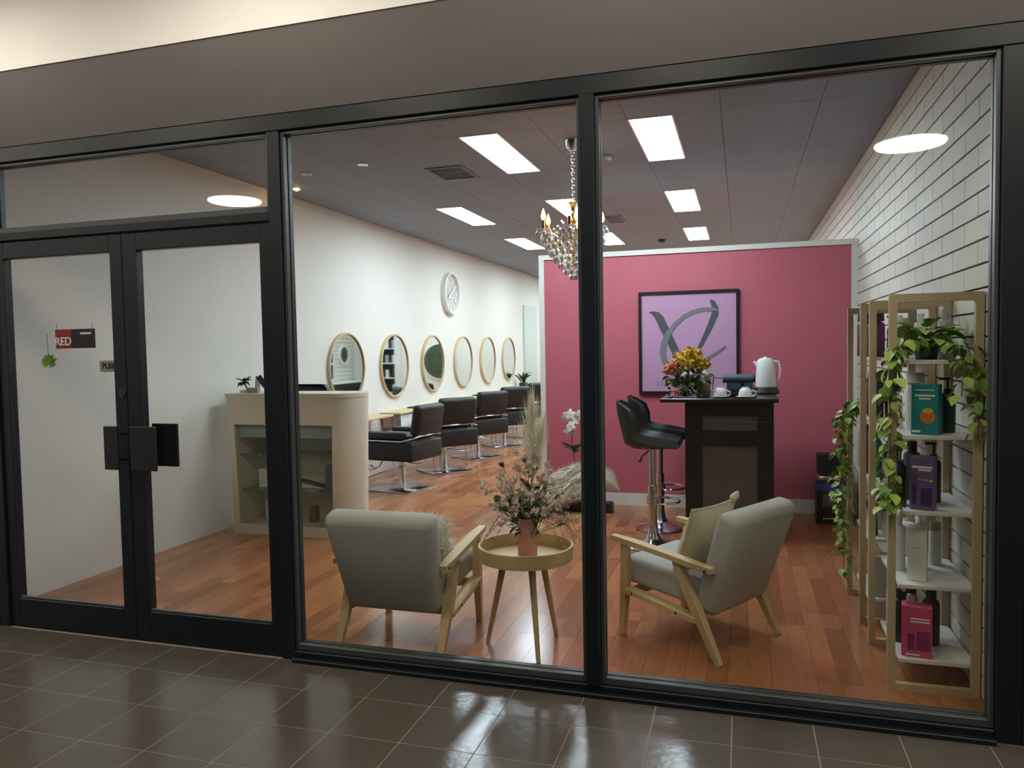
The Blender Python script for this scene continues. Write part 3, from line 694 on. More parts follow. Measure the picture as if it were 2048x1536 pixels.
stroke([(185, 360, 6), (230, 358, 40), (290, 385, 90), (335, 440, 112), (400, 580, 112), (470, 720, 108), (540, 870, 104), (620, 1040, 104), (680, 1170, 60)], -.0185, M_emblem, 'emblem_stroke')
stroke([(1010, 205, 6), (1045, 245, 62), (1080, 320, 86), (1075, 400, 92), (1035, 500, 84), (970, 640, 70), (900, 780, 56), (820, 920, 44), (740, 1080, 40), (690, 1170, 30)], -.0185, M_emblem, 'emblem_stroke')
stroke([(1110, 350, 20), (1030, 335, 55), (900, 335, 55), (780, 365, 55), (660, 425, 56), (540, 525, 62), (450, 640, 76), (390, 770, 86), (370, 900, 86), (400, 1010, 80), (490, 1090, 66), (620, 1110, 56), (800, 1060, 50), (960, 985, 44), (1100, 905, 38), (1215, 825, 26)], -.0206, M_emblem2, 'emblem_swoosh')
for (px, hh, ln_) in ((300, 70, 0), (360, 70, 0), (420, 60, 25), (450, 60, -20)):
    stroke([(px, 1270, 10), (px + ln_, 1270 + hh, 10)], -.0185, M_emblem2, 'letter_stroke')

# ================================================================== LEFT WALL: mirrors, stations, chairs, clock
MY = [4.40, 5.62, 6.87, 8.10, 9.32, 10.55]
words = ['first', 'second', 'third', 'fourth', 'fifth', 'sixth']
rimm = MB()
ro_, rn = .40, 56
prof = [(.380, .010), (.380, .034), (.384, .038), (.398, .038), (.403, .032), (.403, .0)]
rimm = MB().lathe(prof + [prof[0]], rn).xf(Matrix.Rotation(PI / 2, 4, 'Y')).mesh('rim', M_oak)
facem = MB().lathe([(.001, .004), (.379, .004), (.379, .022), (.001, .022)], rn).xf(Matrix.Rotation(PI / 2, 4, 'Y')).mesh('mirror_glass', M_mirror)
for k, y in enumerate(MY):
    t = thing('round_mirror', '%s round wood-rimmed mirror on the left wall, counted from the desk' % words[k], 'mirror', (XL, y, 1.31), 0, 'round mirrors on the left wall')
    obj('rim', rimm, None, t); obj('mirror_glass', facem, None, t)
# clock
ck = thing('wall_clock', 'large white round clock high on the left wall above the mirrors', 'clock', (XL, 7.58, 2.35))
RYm = Matrix.Rotation(PI / 2, 4, 'Y')
obj('rim', MB().lathe([(.285, .0), (.318, .0), (.320, .07), (.305, .078), (.288, .07), (.285, .0)], 48).xf(RYm), M_white, ck)
obj('face', MB().lathe([(.001, .004), (.284, .004), (.284, .02), (.001, .02)], 48).xf(RYm), mat('clock_face', (196, 190, 184), 0.6), ck)
for k in range(12):
    a = 2 * PI * k / 12; obj('hour_mark', bx(.021, .034, -.014, .014, .19, .265).xf(Matrix.Rotation(a, 4, 'X')), M_white, ck)
for k in range(8):
    a = 2 * PI * k / 8; obj('petal', MB().tube([(.03, .08 * math.cos(a + b) * 1.0, .08 * math.sin(a + b)) for b in (0, .4, .8)], .007, 6), M_white, ck)
obj('hand', bx(.036, .041, -.010, .010, -.03, .20).xf(Matrix.Rotation(-1.0, 4, 'X')), M_white, ck)
obj('hand', bx(.042, .047, -.012, .012, -.03, .15).xf(Matrix.Rotation(2.2, 4, 'X')), M_white, ck)
# stations
M_ledge = mat('ledge_wood', (208, 184, 140), 0.5, noise=0.1, nscale=14)
M_mauve = mat('mauve_drawer_front', (168, 142, 132), 0.5, noise=0.05)
st0 = None
for k, y in enumerate(MY):
    lab = '%s wall ledge with oak top below the round mirrors, counted from the desk' % words[k]
    if st0 is None:
        st0 = thing('styling_ledge', lab, 'ledge', (XL, y, 0), 0, 'styling ledges along the left wall')
        obj('top', rb(.001, .285, -.43, .60, .722, .745, r=.003, seg=1), M_ledge, st0)
        d = obj('drawer', bx(.03, .255, -.40, .0, .56, .7215), M_mauve, st0)
        obj('drawer_trim', bx(.2555, .262, -.402, .002, .56, .7215), M_white, d)
        for yy in (-.415, .585): obj('leg', MB().tube([(.27, yy, 0), (.27, yy, .7215)], .009, 8), M_chrome, st0)
        obj('foot_bar', MB().tube([(.27, -.405, .10), (.27, .575, .10)], .007, 8), M_chrome, st0)
    else: dup(st0, (XL, y, 0), 0, lab)
for k, (y, c) in enumerate(((6.0, 'dark'), (7.2, 'white'), (8.5, 'dark'))):
    tr_ = obj('tray', rb(-.09, .09, -.14, .14, 0, .016, r=.004, seg=1), M_blackwood if c == 'dark' else M_white, loc=(XL + .15, y, .7455))
    tag(tr_, ['slim dark tray on the second wall ledge', 'slim white tray on the third wall ledge', 'slim dark tray on the fourth wall ledge'][k], 'tray')
# salon chairs (local: facing +y)
def salonchair(label, loc, rotz):
    t = thing('salon_chair', label, 'salon chair', loc, rotz, 'black salon chairs along the left wall')
    obj('base_plate', rb(-.27, .27, -.27, .27, 0, .016, r=.006), M_chrome, t)
    obj('column', MB().lathe([(.05, .0165), (.045, .04), (.036, .06), (.036, .24), (.028, .245), (.028, .335), (.001, .335)], 20), M_chrome, t)
    obj('tub', rb(-.30, .30, -.34, .30, .336, .545, r=.03, seg=3), M_leather, t)
    obj('seat_cushion', rb(-.215, .215, -.25, .325, .546, .60, r=.02), M_leather, t)
    obj('chrome_trim', MB().tube([(-.305, .28, .552), (-.305, -.2, .55), (-.285, -.32, .575), (-.2, -.365, .60), (.2, -.365, .60), (.285, -.32, .575), (.305, -.2, .55), (.305, .28, .552)], .010, 8), M_chrome, t)
    for s in (-1, 1): obj('armrest', rb(min(s * .225, s * .30), max(s * .225, s * .30), -.24, .29, .563, .645, r=.025, seg=3), M_leather, t)
    bk = MB().rbox(-.25, .25, -.055, .055, 0, .33, r=.045, seg=3)
    bk.v = [(x, y + .35 * x * x, z) for x, y, z in bk.v]
    obj('backrest', bk.xf(T(0, -.335, .60) @ RX(10)), M_leather, t)
    obj('lever', MB().tube([(.03, -.02, .28), (.16, -.08, .25), (.22, -.1, .25)], .007, 6), M_chrome, t)
    for s in (-1, 1): obj('footrest_arm', MB().tube([(s * .16, .301, .40), (s * .16, .42, .20), (s * .16, .50, .16)], .009, 6), M_chrome, t)
    obj('footrest', MB().tube([(-.20, .50, .16), (-.20, .57, .19), (.20, .57, .19), (.20, .50, .16), (-.20, .50, .16)], .011, 6), M_chrome, t)
    return t
cl = ['nearest black salon chair right of the reception desk', 'second black salon chair from the reception desk', 'third black salon chair from the reception desk', 'fourth black salon chair from the reception desk', 'fifth black salon chair from the reception desk', 'farthest black salon chair, nearly hidden by the partition edge']
CY = [4.32, 5.52, 6.75, 7.98, 9.2, 10.45]
c0 = salonchair(cl[0], (-2.93, CY[0], 0), math.radians(80))
for k in range(1, 6): dup(c0, (-2.92, CY[k], 0), math.radians((50, 56, 48, 58, 60)[k - 1]), cl[k])
# reception chair behind the desk
oc = thing('office_chair', 'black rounded office chair peeping over the reception desk', 'office chair', (-3.12, 2.98, 0), math.radians(0))
obj('backrest', rb(-.23, .23, .0, .07, .62, 1.215, r=.06, seg=3).xf(T(0, -.24, 0)), M_leather, oc)
obj('seat', rb(-.23, .23, -.20, .26, .44, .52, r=.035, seg=3), M_leather, oc)
obj('back_post', MB().tube([(0, -.05, .43), (0, -.16, .43), (0, -.165, .70)], .018, 8), M_black, oc)
obj('column', MB().tube([(0, 0, .09), (0, 0, .4395)], .025, 12), M_chrome, oc)
for k in range(5):
    a = 2 * PI * k / 5; c, s = math.cos(a), math.sin(a)
    lg = obj('base_leg', MB().bar((.02 * c, .02 * s, .10), (.25 * c, .25 * s, .075), .04, .03, .025, .02, up=(0, 0, 1)), M_black, oc)
    obj('castor', MB().tube([(.25 * c - .02 * s, .25 * s + .02 * c, .03), (.25 * c + .02 * s, .25 * s - .02 * c, .03)], .03, 12), M_black, lg)
# potted plant on the last ledge
pp = thing('potted_plant', 'small spiky plant in a black planter at the far end ledge', 'plant', (XL + .17, 11.0, .7455))
obj('planter', rb(-.06, .06, -.10, .10, 0, .09, r=.006), M_blackwood, pp)
rng = random.Random(3)
for k in range(16): put('leaf', LM_n, pp, (rng.uniform(-.03, .03), rng.uniform(-.07, .07), .085), rng.uniform(.14, .24), rng, rot=(rng.uniform(.8, 1.4), 0, rng.uniform(0, 2 * PI)))

# ================================================================== RECEPTION DESK
dk = thing('reception_desk', 'cream reception desk with rounded corner and glazed display front', 'reception desk', (-3.45, 2.16, 0))
def taper(m): m.v = [((x - .6) * (1 + .058 * z) + .6, y, z) for x, y, z in m.v]; return m
obj('front_post', taper(bx(0, .055, 0, .05, .0, 1.135)), M_stone, dk)
obj('top_rail', taper(bx(.0555, .925, 0, .05, .912, 1.135)), M_stone, dk)
obj('bottom_rail', taper(bx(.0555, .925, 0, .05, 0, .085)), M_stone, dk)
arc = [(.9255, 0.0)] + [(.9255 + .19 * math.sin(a), .19 - .19 * math.cos(a)) for a in [PI * k / 20 for k in range(1, 21)]] + [(.9255, .34)] + [(.9255 + .15 * math.sin(a), .19 - .15 * math.cos(a)) for a in [PI * k / 20 for k in range(19, 0, -1)]] + [(.9255, .04)]
obj('curved_end', taper(MB().prism(arc, 0, 1.135)), M_stone, dk)
top = [(-.005, -.008), (.92, -.008)] + [(.92 + .198 * math.sin(a), .19 - .198 * math.cos(a)) for a in [PI * k / 20 for k in range(1, 20)]] + [(.92, .388), (-.005, .388)]
obj('counter_top', taper(MB().prism(top, 1.1355, 1.168)), M_stone, dk)
obj('side_panel', taper(bx(0, .04, .0505, .38, 0, 1.135)), M_stone, dk)
obj('display_back', taper(bx(.0405, .925, .36, .38, .0, 1.135)), M_stone, dk)
obj('display_floor', taper(bx(.0405, .92, .0505, .3595, .065, .085)), M_stone, dk)
obj('display_side', taper(bx(.905, .9245, .0505, .3595, .0855, 1.135)), M_stone, dk)
M_shelfglass = glassmat('green_glass_shelf', (198, 214, 206), diffuse=.12)
for z in (.35, .645): obj('glass_shelf', taper(bx(.0415, .904, .08, .359, z, z + .010)), M_shelfglass, dk)
obj('glass_strip', taper(bx(.0605, .90, .052, .075, .80, .905)), mat('frosted_strip', (150, 164, 164), .4), dk)  # greenish glass band across the top of the display
obj('glass_front', taper(bx(.056, .9245, .012, .018, .086, .911)), M_pane, dk)
def boxitem(name, label, cat, loc, sx, sy, sz, m, rot=0, group=None):
    o = obj(name, rb(-sx / 2, sx / 2, -sy / 2, sy / 2, 0, sz, r=.003, seg=1), m, loc=loc, rot=(0, 0, rot)); tag(o, label, cat, group); return o
M_cardw = mat('white_card', (224, 220, 208), .6); M_blue = mat('blue_card', (74, 98, 140), .5); M_brownc = mat('brown_card', (120, 92, 66), .6)
boxitem('carton', 'cream carton on the middle glass shelf of the desk display', 'box', (-3.25, 2.36, .3605), .13, .08, .16, M_cardw)
boxitem('carton', 'blue carton on the middle glass shelf of the desk display', 'box', (-2.62, 2.36, .3605), .12, .07, .20, M_blue)
boxitem('carton', 'cream carton with brown patch low in the desk display, left', 'box', (-3.16, 2.34, .0855), .17, .09, .17, M_cardw)
boxitem('carton', 'brown carton low in the desk display, right', 'box', (-2.80, 2.34, .0855), .06, .06, .13, M_brownc)
dry = thing('hair_straightener', 'dark hair straightener lying on the middle shelf of the desk display', 'hair tool', (-2.85, 2.36, .3605), .3)
obj('plate', MB().bar((-.13, 0, .09), (.13, 0, .018), .03, .03), M_black, dry); obj('plate', MB().bar((-.13, 0, .03), (.13, 0, .014), .03, .022), M_cardw, dry)
# things on the desk
pm_ = thing('palm_ornament', 'small dark palm tree ornament on the left of the reception desk', 'ornament', (-3.43, 2.33, 1.1685))
obj('base', rb(-.035, .06, -.03, .03, 0, .02, r=.005), M_gold, pm_)
obj('trunk', MB().tube([(.03, 0, .0205), (.012, 0, .05), (-.005, 0, .085)], [.010, .008, .006], 8), mat('brown_trunk', (120, 78, 46), .6), pm_)
rng = random.Random(21)
for k in range(16): put('frond', LM_d, pm_, (-.005, 0, .086), rng.uniform(.06, .085), rng, rot=(rng.uniform(-.5, .9), 0, 2 * PI * k / 16 + rng.uniform(-.15, .15)))
tc_ = thing('tent_card', 'white tent card with a dark back on the reception desk', 'card', (-3.30, 2.36, 1.1685))
obj('front_leaf', MB().bar((-.03, 0, 0), (-.015, 0, .135), .05, .004), M_cardw, tc_)
obj('back_leaf', MB().bar((.10, 0, 0), (-.012, 0, .132), .05, .012), M_black, tc_)
boxitem('card_holder', 'clear grey card holder in front of the tent card', 'card holder', (-3.29, 2.25, 1.1685), .11, .04, .045, mat('smoky_acrylic', (150, 140, 138), .25))

# ================================================================== CHANDELIER
ch = thing('chandelier', 'crystal chandelier with glowing candle bulbs hanging before the partition', 'chandelier', (-.572, 2.37, 0))
obj('ceiling_rose', MB().lathe([(.001, 3.0295), (.055, 3.0295), (.055, 3.015), (.040, 2.97), (.026, 2.95), (.001, 2.945)], 24), M_chrome, ch)
for k in range(15):
    z = 2.93 - k * .0245; ang = (k % 2) * PI / 2
    pts = [(.011 * math.cos(a) * math.cos(ang), .011 * math.cos(a) * math.sin(ang), z + .019 * math.sin(a)) for a in [2 * PI * q / 10 for q in range(10)]]
    obj('chain_link', MB().tube(pts, .003, 5, closed=True), M_chrome, ch)
obj('stem', MB().lathe([(.001, 2.575), (.03, 2.57), (.045, 2.558), (.018, 2.53), (.014, 2.47), (.030, 2.44), (.018, 2.40), (.024, 2.36), (.045, 2.34), (.030, 2.31), (.012, 2.28), (.012, 2.10), (.001, 2.09)], 18), M_gold, ch)
drop = MB().lathe([(1e-4, .0), (.5, -.45), (.42, -.75), (1e-4, -1.0)], 6).mesh('crystal_drop', M_crystal, 0)
beads = MB(); NA = 6
def cdrop(p, s):
    o = bpy.data.objects.new('crystal_drop', drop); COL.objects.link(o); o.parent = ch; o.location = p; o.scale = (s * .62, s * .62, s)
for k in range(NA):
    a = 2 * PI * k / NA + .62; c, s = math.cos(a), math.sin(a); r = .235
    P = lambda rr, z: (rr * c, rr * s, z)
    ar = obj('arm', MB().tube([P(.02, 2.33), P(.08, 2.275), P(.15, 2.265), P(.21, 2.30), P(r, 2.345)], .007, 7), M_gold, ch)
    obj('drip_dish', MB().lathe([(.001, 2.345), (.03, 2.346), (.052, 2.362), (.052, 2.366), (.03, 2.352), (.001, 2.352)], 18, (r * c, r * s, 0)), M_crystal, ar)
    cd = obj('candle', MB().lathe([(.001, 2.352), (.012, 2.352), (.012, 2.43), (.001, 2.43)], 12, (r * c, r * s, 0)), M_gold, ch)
    obj('bulb', MB().lathe([(.001, 2.4305), (.010, 2.433), (.018, 2.455), (.012, 2.485), (.001, 2.515)], 12, (r * c, r * s, 0)), E_bulb, cd)
    for q in range(5):
        b = 2 * PI * q / 5; cdrop((r * c + .05 * math.cos(b), r * s + .05 * math.sin(b), 2.36), .055)
    for q in range(9):   # bead swag to the next arm
        u = q / 8; a2 = a + u * 2 * PI / NA; rr = r - .05 * math.sin(PI * u); beads.ball((rr * math.cos(a2), rr * math.sin(a2), 2.345 - .085 * math.sin(PI * u)), .011, 6, 4)
    for q in range(7):   # bead swag from the crown
        u = q / 6; rr = .03 + (r - .05) * u; beads.ball((rr * c, rr * s, 2.545 - .19 * u - .06 * math.sin(PI * u)), .010, 6, 4)
for (z, r, n) in ((2.315, .225, 24), (2.27, .20, 22), (2.225, .17, 19), (2.18, .14, 16), (2.135, .105, 12), (2.09, .065, 8), (2.055, .025, 4)):
    obj('hoop', MB().tube([(r * math.cos(2 * PI * q / 20), r * math.sin(2 * PI * q / 20), z) for q in range(20)], .003, 4, closed=True), M_gold, ch)
    for q in range(n):
        a = 2 * PI * q / n + z * 9; cdrop((r * math.cos(a), r * math.sin(a), z), .058); beads.ball((r * math.cos(a), r * math.sin(a), z + .006), .010, 6, 4)
beads.ball((0, 0, 2.02), .022, 10, 7)
bo_ = obj('crystal_beads', beads, M_crystal, ch, smooth=0); bo_['kind'] = 'stuff'

# ================================================================== DISPLAY RACKS ON THE RIGHT
LV = [.13, .455, .775, 1.10, 1.42]
def rack(label, y0, y1):
    t = thing('shelf_rack', label, 'shelf', (1.212, y0, 0), 0, 'pine racks with white shelves')
    L = y1 - y0; Wd = .352; p = .030
    for yy in (0, L - p):
        e = obj('end_frame', bx(0, p, yy, yy + p, 0, 1.70).box(Wd - p, Wd, yy, yy + p, 0, 1.70).box(p, Wd - p, yy, yy + p, 1.665, 1.70).box(p, Wd - p, yy, yy + p, 0.0, .03), M_rack, t)
    for z in LV:
        s = obj('shelf', rb(.050, Wd - .004, p + .002, L - p - .002, z - .018, z, r=.002, seg=1), M_shelf, t)
        obj('shelf_rail', bx(.060, .075, p + .001, L - p - .001, z - .030, z - .019).box(Wd - .03, Wd - .012, p + .001, L - p - .001, z - .030, z - .019), M_rack, t)
    return t
rack('nearest pine rack with white shelves beside the right window jamb', .378, .915)
rack('farther pine rack with white shelves against the painted block wall', 1.185, 1.715)
# ---- products
def flatbox(x0, x1, z0, z1, d): return bx(x0, x1, -d - .0008, -d + .0002, z0, z1)
def product_box(label, loc, rot, w_, d_, h_, m, inks):
    t = thing('product_box', label, 'box', loc, rot)
    obj('carton', rb(-w_ / 2, w_ / 2, -d_ / 2, d_ / 2, 0, h_, r=.002, seg=1), m, t)
    for (nm, x0, x1, z0, z1, mm) in inks: obj(nm, flatbox(x0 * w_, x1 * w_, z0 * h_, z1 * h_, d_ / 2 + .0003), mm, t)
    return t
M_ink = mat('white_print', (228, 232, 230), .6); M_teal = mat('teal_carton', (36, 138, 146), .5, noise=.06, nscale=40); M_or = mat('orange_print', (222, 126, 52), .6, noise=.3, nscale=60)
M_ye = mat('yellow_print', (226, 192, 66), .6); M_vio = mat('violet_carton', (112, 88, 138), .5, noise=.12, nscale=40); M_viod = mat('dark_violet_print', (70, 44, 92), .5, noise=.3, nscale=50)
M_pk = mat('pink_carton', (206, 78, 124), .5, noise=.06, nscale=40); M_pkd = mat('plum_print', (132, 44, 100), .5, noise=.4, nscale=70)
tb = product_box('teal carton with an orange fruit print on the nearest rack', (1.375, .475, LV[3] + .0005), math.radians(-24), .105, .07, .215, M_teal,
            [('print_line', -.36, .36, .88, .90, M_ink), ('print_line', -.36, .38, .76, .80, M_ink), ('print_line', -.2, .22, .70, .735, M_ink), ('print_line', -.46, -.15, .04, .085, M_ink)])
obj('fruit_print', MB().lathe([(.001, 0), (.030, 0), (.030, .001), (.001, .001)], 24).xf(T(.012, -.0362, .078) @ RX(90)), M_or, tb)
obj('fruit_top_print', MB().lathe([(.001, 0), (.020, 0), (.020, .001), (.001, .001)], 16, sy=.55).xf(T(.014, -.0375, .104) @ RX(90)), M_ye, tb)
product_box('violet carton with small yellow marks on the nearest rack', (1.365, .475, LV[2] + .0005), math.radians(-20), .095, .07, .228, M_vio,
            [('print_line', -.40, .40, .79, .83, M_ink), ('print_line', -.15, .36, .74, .775, M_ink), ('mark', -.15, -.02, .57, .585, M_ye), ('mark', .05, .22, .565, .585, M_ye), ('mark', .28, .44, .545, .575, M_ye), ('bottle_print', -.42, -.22, .10, .48, M_viod), ('cluster_print', -.05, .40, .08, .42, M_viod)])
product_box('pink carton with plum print on the lowest shelf of the nearest rack', (1.342, .470, LV[0] + .0005), math.radians(-10), .118, .07, .222, M_pk,
            [('print_line', -.22, .42, .75, .775, M_ink), ('print_line', -.22, .42, .69, .72, M_ink), ('bottle_print', -.30, -.08, .14, .46, M_pkd), ('swirl_print', .0, .44, .14, .52, M_pkd), ('print_line', -.36, .1, .03, .06, M_ink)])
product_box('plain white tall carton on the second shelf of the nearest rack', (1.350, .50, LV[1] + .0005), math.radians(-16), .075, .06, .235, M_white, [('print_line', -.3, .3, .62, .63, M_grey)])
def bottle(label, loc, r, h, m, cap='cap', capm=None, name='bottle', group=None):
    t = thing(name, label, 'bottle', loc, 0, group); capm = capm or M_black
    b = h * (.72 if cap == 'pump' else .82)
    obj('body', MB().lathe([(.001, 0), (r * .96, 0), (r, .006), (r, b * .9), (r * .85, b * .97), (r * .42, b), (.001, b)], 18), m, t)
    if cap == 'cap': obj('cap', MB().lathe([(.001, b + .0003), (r * .6, b + .0003), (r * .58, h), (.001, h)], 16), capm, t)
    elif cap == 'tube': obj('cap', MB().lathe([(.001, b + .0003), (r * .95, b + .0003), (r * .9, h), (.001, h)], 16), capm, t)
    else:
        c = obj('pump', MB().lathe([(.001, b + .0003), (r * .5, b + .0003), (r * .5, b + h * .07), (r * .16, b + h * .08), (r * .16, h - .012), (.001, h - .012)], 14), capm, t)
        obj('nozzle', rb(-.035, .010, -.009, .009, h - .0115, h, r=.003, seg=1), capm, c)
    return t
B = lambda rgb, n, r=.35: mat(n, rgb, r, noise=.05)
M_amber = B((120, 62, 34), 'amber_bottle'); M_plum = B((96, 40, 84), 'plum_bottle'); M_navy = B((46, 56, 76), 'navy_bottle'); M_tealb = B((34, 110, 116), 'teal_bottle'); M_mar = B((110, 40, 38), 'maroon_bottle'); M_silver = B((168, 168, 166), 'silver_tube'); M_cream = B((222, 216, 200), 'cream_bottle')
z = lambda k: LV[k] + .0005
for a in [
    ('white tube standing left on the top shelf of the nearest rack', (1.300, .70, z(4)), .024, .20, M_white, 'tube', M_white), ('silver tube behind the trailing plant on the top shelf', (1.345, .80, z(4)), .024, .19, M_silver, 'tube', M_silver),
    ('white bottle right of the silver tube on the top shelf', (1.42, .82, z(4)), .028, .21, M_white, 'cap', M_white), ('tall grey bottle at the wall end of the top shelf', (1.50, .72, z(4)), .03, .22, M_silver, 'cap', M_silver),
    ('white dispenser bottle with wide cap behind the teal carton', (1.36, .62, z(3)), .042, .26, M_white, 'tube', M_white), ('dark green pump bottle right of the teal carton', (1.475, .56, z(3)), .032, .24, B((40, 62, 56), 'bottle_green'), 'pump'), ('cream bottle left behind the teal carton', (1.30, .74, z(3)), .03, .19, M_cream, 'cap', M_white),
    ('black pump bottle left of the violet carton', (1.29, .56, z(2)), .026, .25, M_black, 'pump'), ('charcoal bottle behind the violet carton', (1.36, .68, z(2)), .036, .27, B((52, 56, 58), 'charcoal_bottle'), 'cap'), ('black pump bottle behind the violet carton, by the wall', (1.44, .64, z(2)), .03, .27, M_black, 'pump'), ('dark bottle far back on the violet carton shelf', (1.31, .80, z(2)), .03, .22, M_navy, 'cap'),
    ('white bottle at the back of the second lowest shelf', (1.30, .66, z(1)), .032, .25, M_white, 'cap', M_white), ('cream pump bottle behind the plain white carton', (1.40, .70, z(1)), .032, .26, M_cream, 'pump', M_white), ('white tube at the wall end of the second lowest shelf', (1.48, .78, z(1)), .028, .2, M_white, 'tube', M_silver),
    ('black slim bottle behind the pink carton', (1.30, .62, z(0)), .024, .24, M_black, 'cap'), ('white slim bottle behind the pink carton', (1.36, .66, z(0)), .024, .26, M_white, 'cap', M_black), ('black squat bottle behind the pink carton, by the wall', (1.43, .62, z(0)), .036, .25, M_black, 'cap'), ('cream bottle at the back of the lowest shelf', (1.30, .78, z(0)), .028, .24, M_cream, 'cap'),
    ('plum bottle with black cap on the top shelf of the farther rack, nearest', (1.30, 1.27, z(4)), .042, .23, M_plum, 'tube'), ('plum bottle with black cap on the top shelf of the farther rack, middle', (1.30, 1.40, z(4)), .042, .23, M_plum, 'tube'), ('maroon bottle at the far end of the top shelf', (1.29, 1.60, z(4)), .04, .24, M_mar, 'tube'), ('black spray bottle beside the plum bottles', (1.39, 1.30, z(4)), .034, .22, M_black, 'pump'),
    ('navy tall bottle on the fourth shelf of the farther rack', (1.30, 1.29, z(3)), .04, .24, M_navy, 'tube'), ('dark grey bottle beside the navy tall bottle', (1.385, 1.31, z(3)), .036, .22, M_black, 'cap'), ('amber bottle on the fourth shelf of the farther rack', (1.30, 1.44, z(3)), .036, .2, M_amber, 'cap'),
    ('teal bottle with teal cap on the third shelf of the farther rack', (1.305, 1.30, z(2)), .032, .24, M_tealb, 'tube', M_tealb), ('teal pump bottle beside the teal capped bottle', (1.375, 1.32, z(2)), .032, .24, M_tealb, 'pump'), ('maroon tall bottle on the third shelf of the farther rack', (1.29, 1.42, z(2)), .032, .27, M_mar, 'cap'), ('amber slim bottle at the far end of the third shelf', (1.285, 1.60, z(2)), .024, .26, M_amber, 'cap'),
    ('white bottle on the second shelf of the farther rack', (1.37, 1.31, z(1)), .032, .2, M_white, 'cap', M_silver), ('grey bottle on the second shelf of the farther rack', (1.36, 1.46, z(1)), .032, .22, M_silver, 'cap', M_silver)]:
    bottle(a[0], a[1], a[2], a[3], a[4], a[5], a[6] if len(a) > 6 else None)
product_box('grey carton on the lowest shelf of the farther rack', (1.34, 1.30, z(0)), 0, .11, .10, .22, mat('grey_carton', (176, 178, 174), .6), [])
boxitem('clip_box', 'small black case on the lowest shelf of the farther rack', 'case', (1.46, 1.27, z(0)), .07, .08, .07, M_black)
hd_ = thing('hair_dryer', 'black hair dryer lying on the second shelf of the farther rack', 'hair dryer', (1.295, 1.30, z(1)), math.radians(20))
obj('barrel', MB().tube([(0, -.07, .175), (0, .09, .175)], [.034, .04], 16), M_black, hd_)
obj('handle', MB().bar((0, .02, .15), (0, -.01, .002), .03, .04, .024, .034), M_black, hd_)
obj('nozzle', MB().tube([(0, -.0705, .175), (0, -.11, .175)], [.03, .022], 14), M_black, hd_)

# ---- trailing plants
def vine(t, pts, n, size, spread, mats, rng):
    P = [Vector(p) for p in pts]; obj('vine_stem', MB().tube(P, .0025, 5), M_stem, t)
    for k in range(n):
        u = (k + rng.random()) / n * (len(P) - 1); i = min(int(u), len(P) - 2); p = P[i].lerp(P[i + 1], u - i)
        a = rng.uniform(0, 2 * PI); q = p + Vector((math.cos(a), math.sin(a), rng.uniform(-.3, .3))) * spread * rng.random()
        put('leaf', rng.choice(mats), t, q, size * rng.uniform(.7, 1.2), rng, rot=(rng.uniform(-1.3, -.3), rng.uniform(-.4, .4), a - PI / 2))
rng = random.Random(31)
pt = thing('trailing_plant', 'trailing pothos in a dark pot on top of the nearest rack', 'plant', (1.39, .56, LV[4] + .0005))
obj('pot', MB().lathe([(.001, 0), (.042, 0), (.055, .085), (.058, .09), (.050, .088), (.046, .07), (.001, .07)], 24), mat('dark_grey_pot', (52, 54, 60), .5), pt)
for k in range(60):
    a = rng.uniform(0, 2 * PI); d = rng.uniform(.02, .11); put('leaf', rng.choice((LM_g, LM_g, LM_y)), pt, (d * math.cos(a) * 1.05, d * math.sin(a) * .8, .075 + rng.uniform(-.03, .085) * (1.2 - d * 5)), rng.uniform(.065, .09), rng, rot=(rng.uniform(-.7, .5), rng.uniform(-.5, .5), a - PI / 2))
vine(pt, [(-.03, -.03, .08), (-.10, -.13, .09), (-.172, -.195, .03), (-.180, -.20, -.15), (-.176, -.20, -.35), (-.182, -.198, -.52), (-.175, -.20, -.63)], 140, .056, .036, (LM_g, LM_y, LM_y), rng)
vine(pt, [(.03, -.02, .08), (.08, -.17, .06), (.10, -.195, -.04), (.09, -.195, -.15)], 28, .054, .035, (LM_g, LM_y), rng)
vine(pt, [(.03, -.02, .09), (.12, -.17, .05), (.15, -.20, -.06), (.155, -.20, -.20), (.15, -.20, -.33)], 42, .054, .035, (LM_g, LM_g, LM_y), rng)
iv = thing('trailing_plant', 'bushy ivy trailing down the far end of the farther rack', 'plant', (1.34, 1.56, LV[3] + .0005))
obj('pot', MB().lathe([(.001, 0), (.045, 0), (.055, .08), (.05, .08), (.046, .06), (.001, .06)], 20), M_white, iv)
for k in range(12):
    a = rng.uniform(0, 2 * PI); put('leaf', rng.choice((LM_g, LM_y)), iv, (.05 * math.cos(a), .05 * math.sin(a), .08), .045, rng, rot=(rng.uniform(-.7, .5), 0, a - PI / 2))
for k, (dx, dy, zz) in enumerate(((-.16, .05, -.85), (-.165, -.03, -.95), (-.16, .11, -.70), (-.17, .0, -.6))):
    vine(iv, [(-.02, 0, .07), (-.10, dy * .5, .05), (dx, dy, -.05), (dx - .01, dy, -.28), (dx, dy + .01, zz * .75), (dx, dy, zz)], 62, .046, .045, (LM_g, LM_g, LM_y), rng)

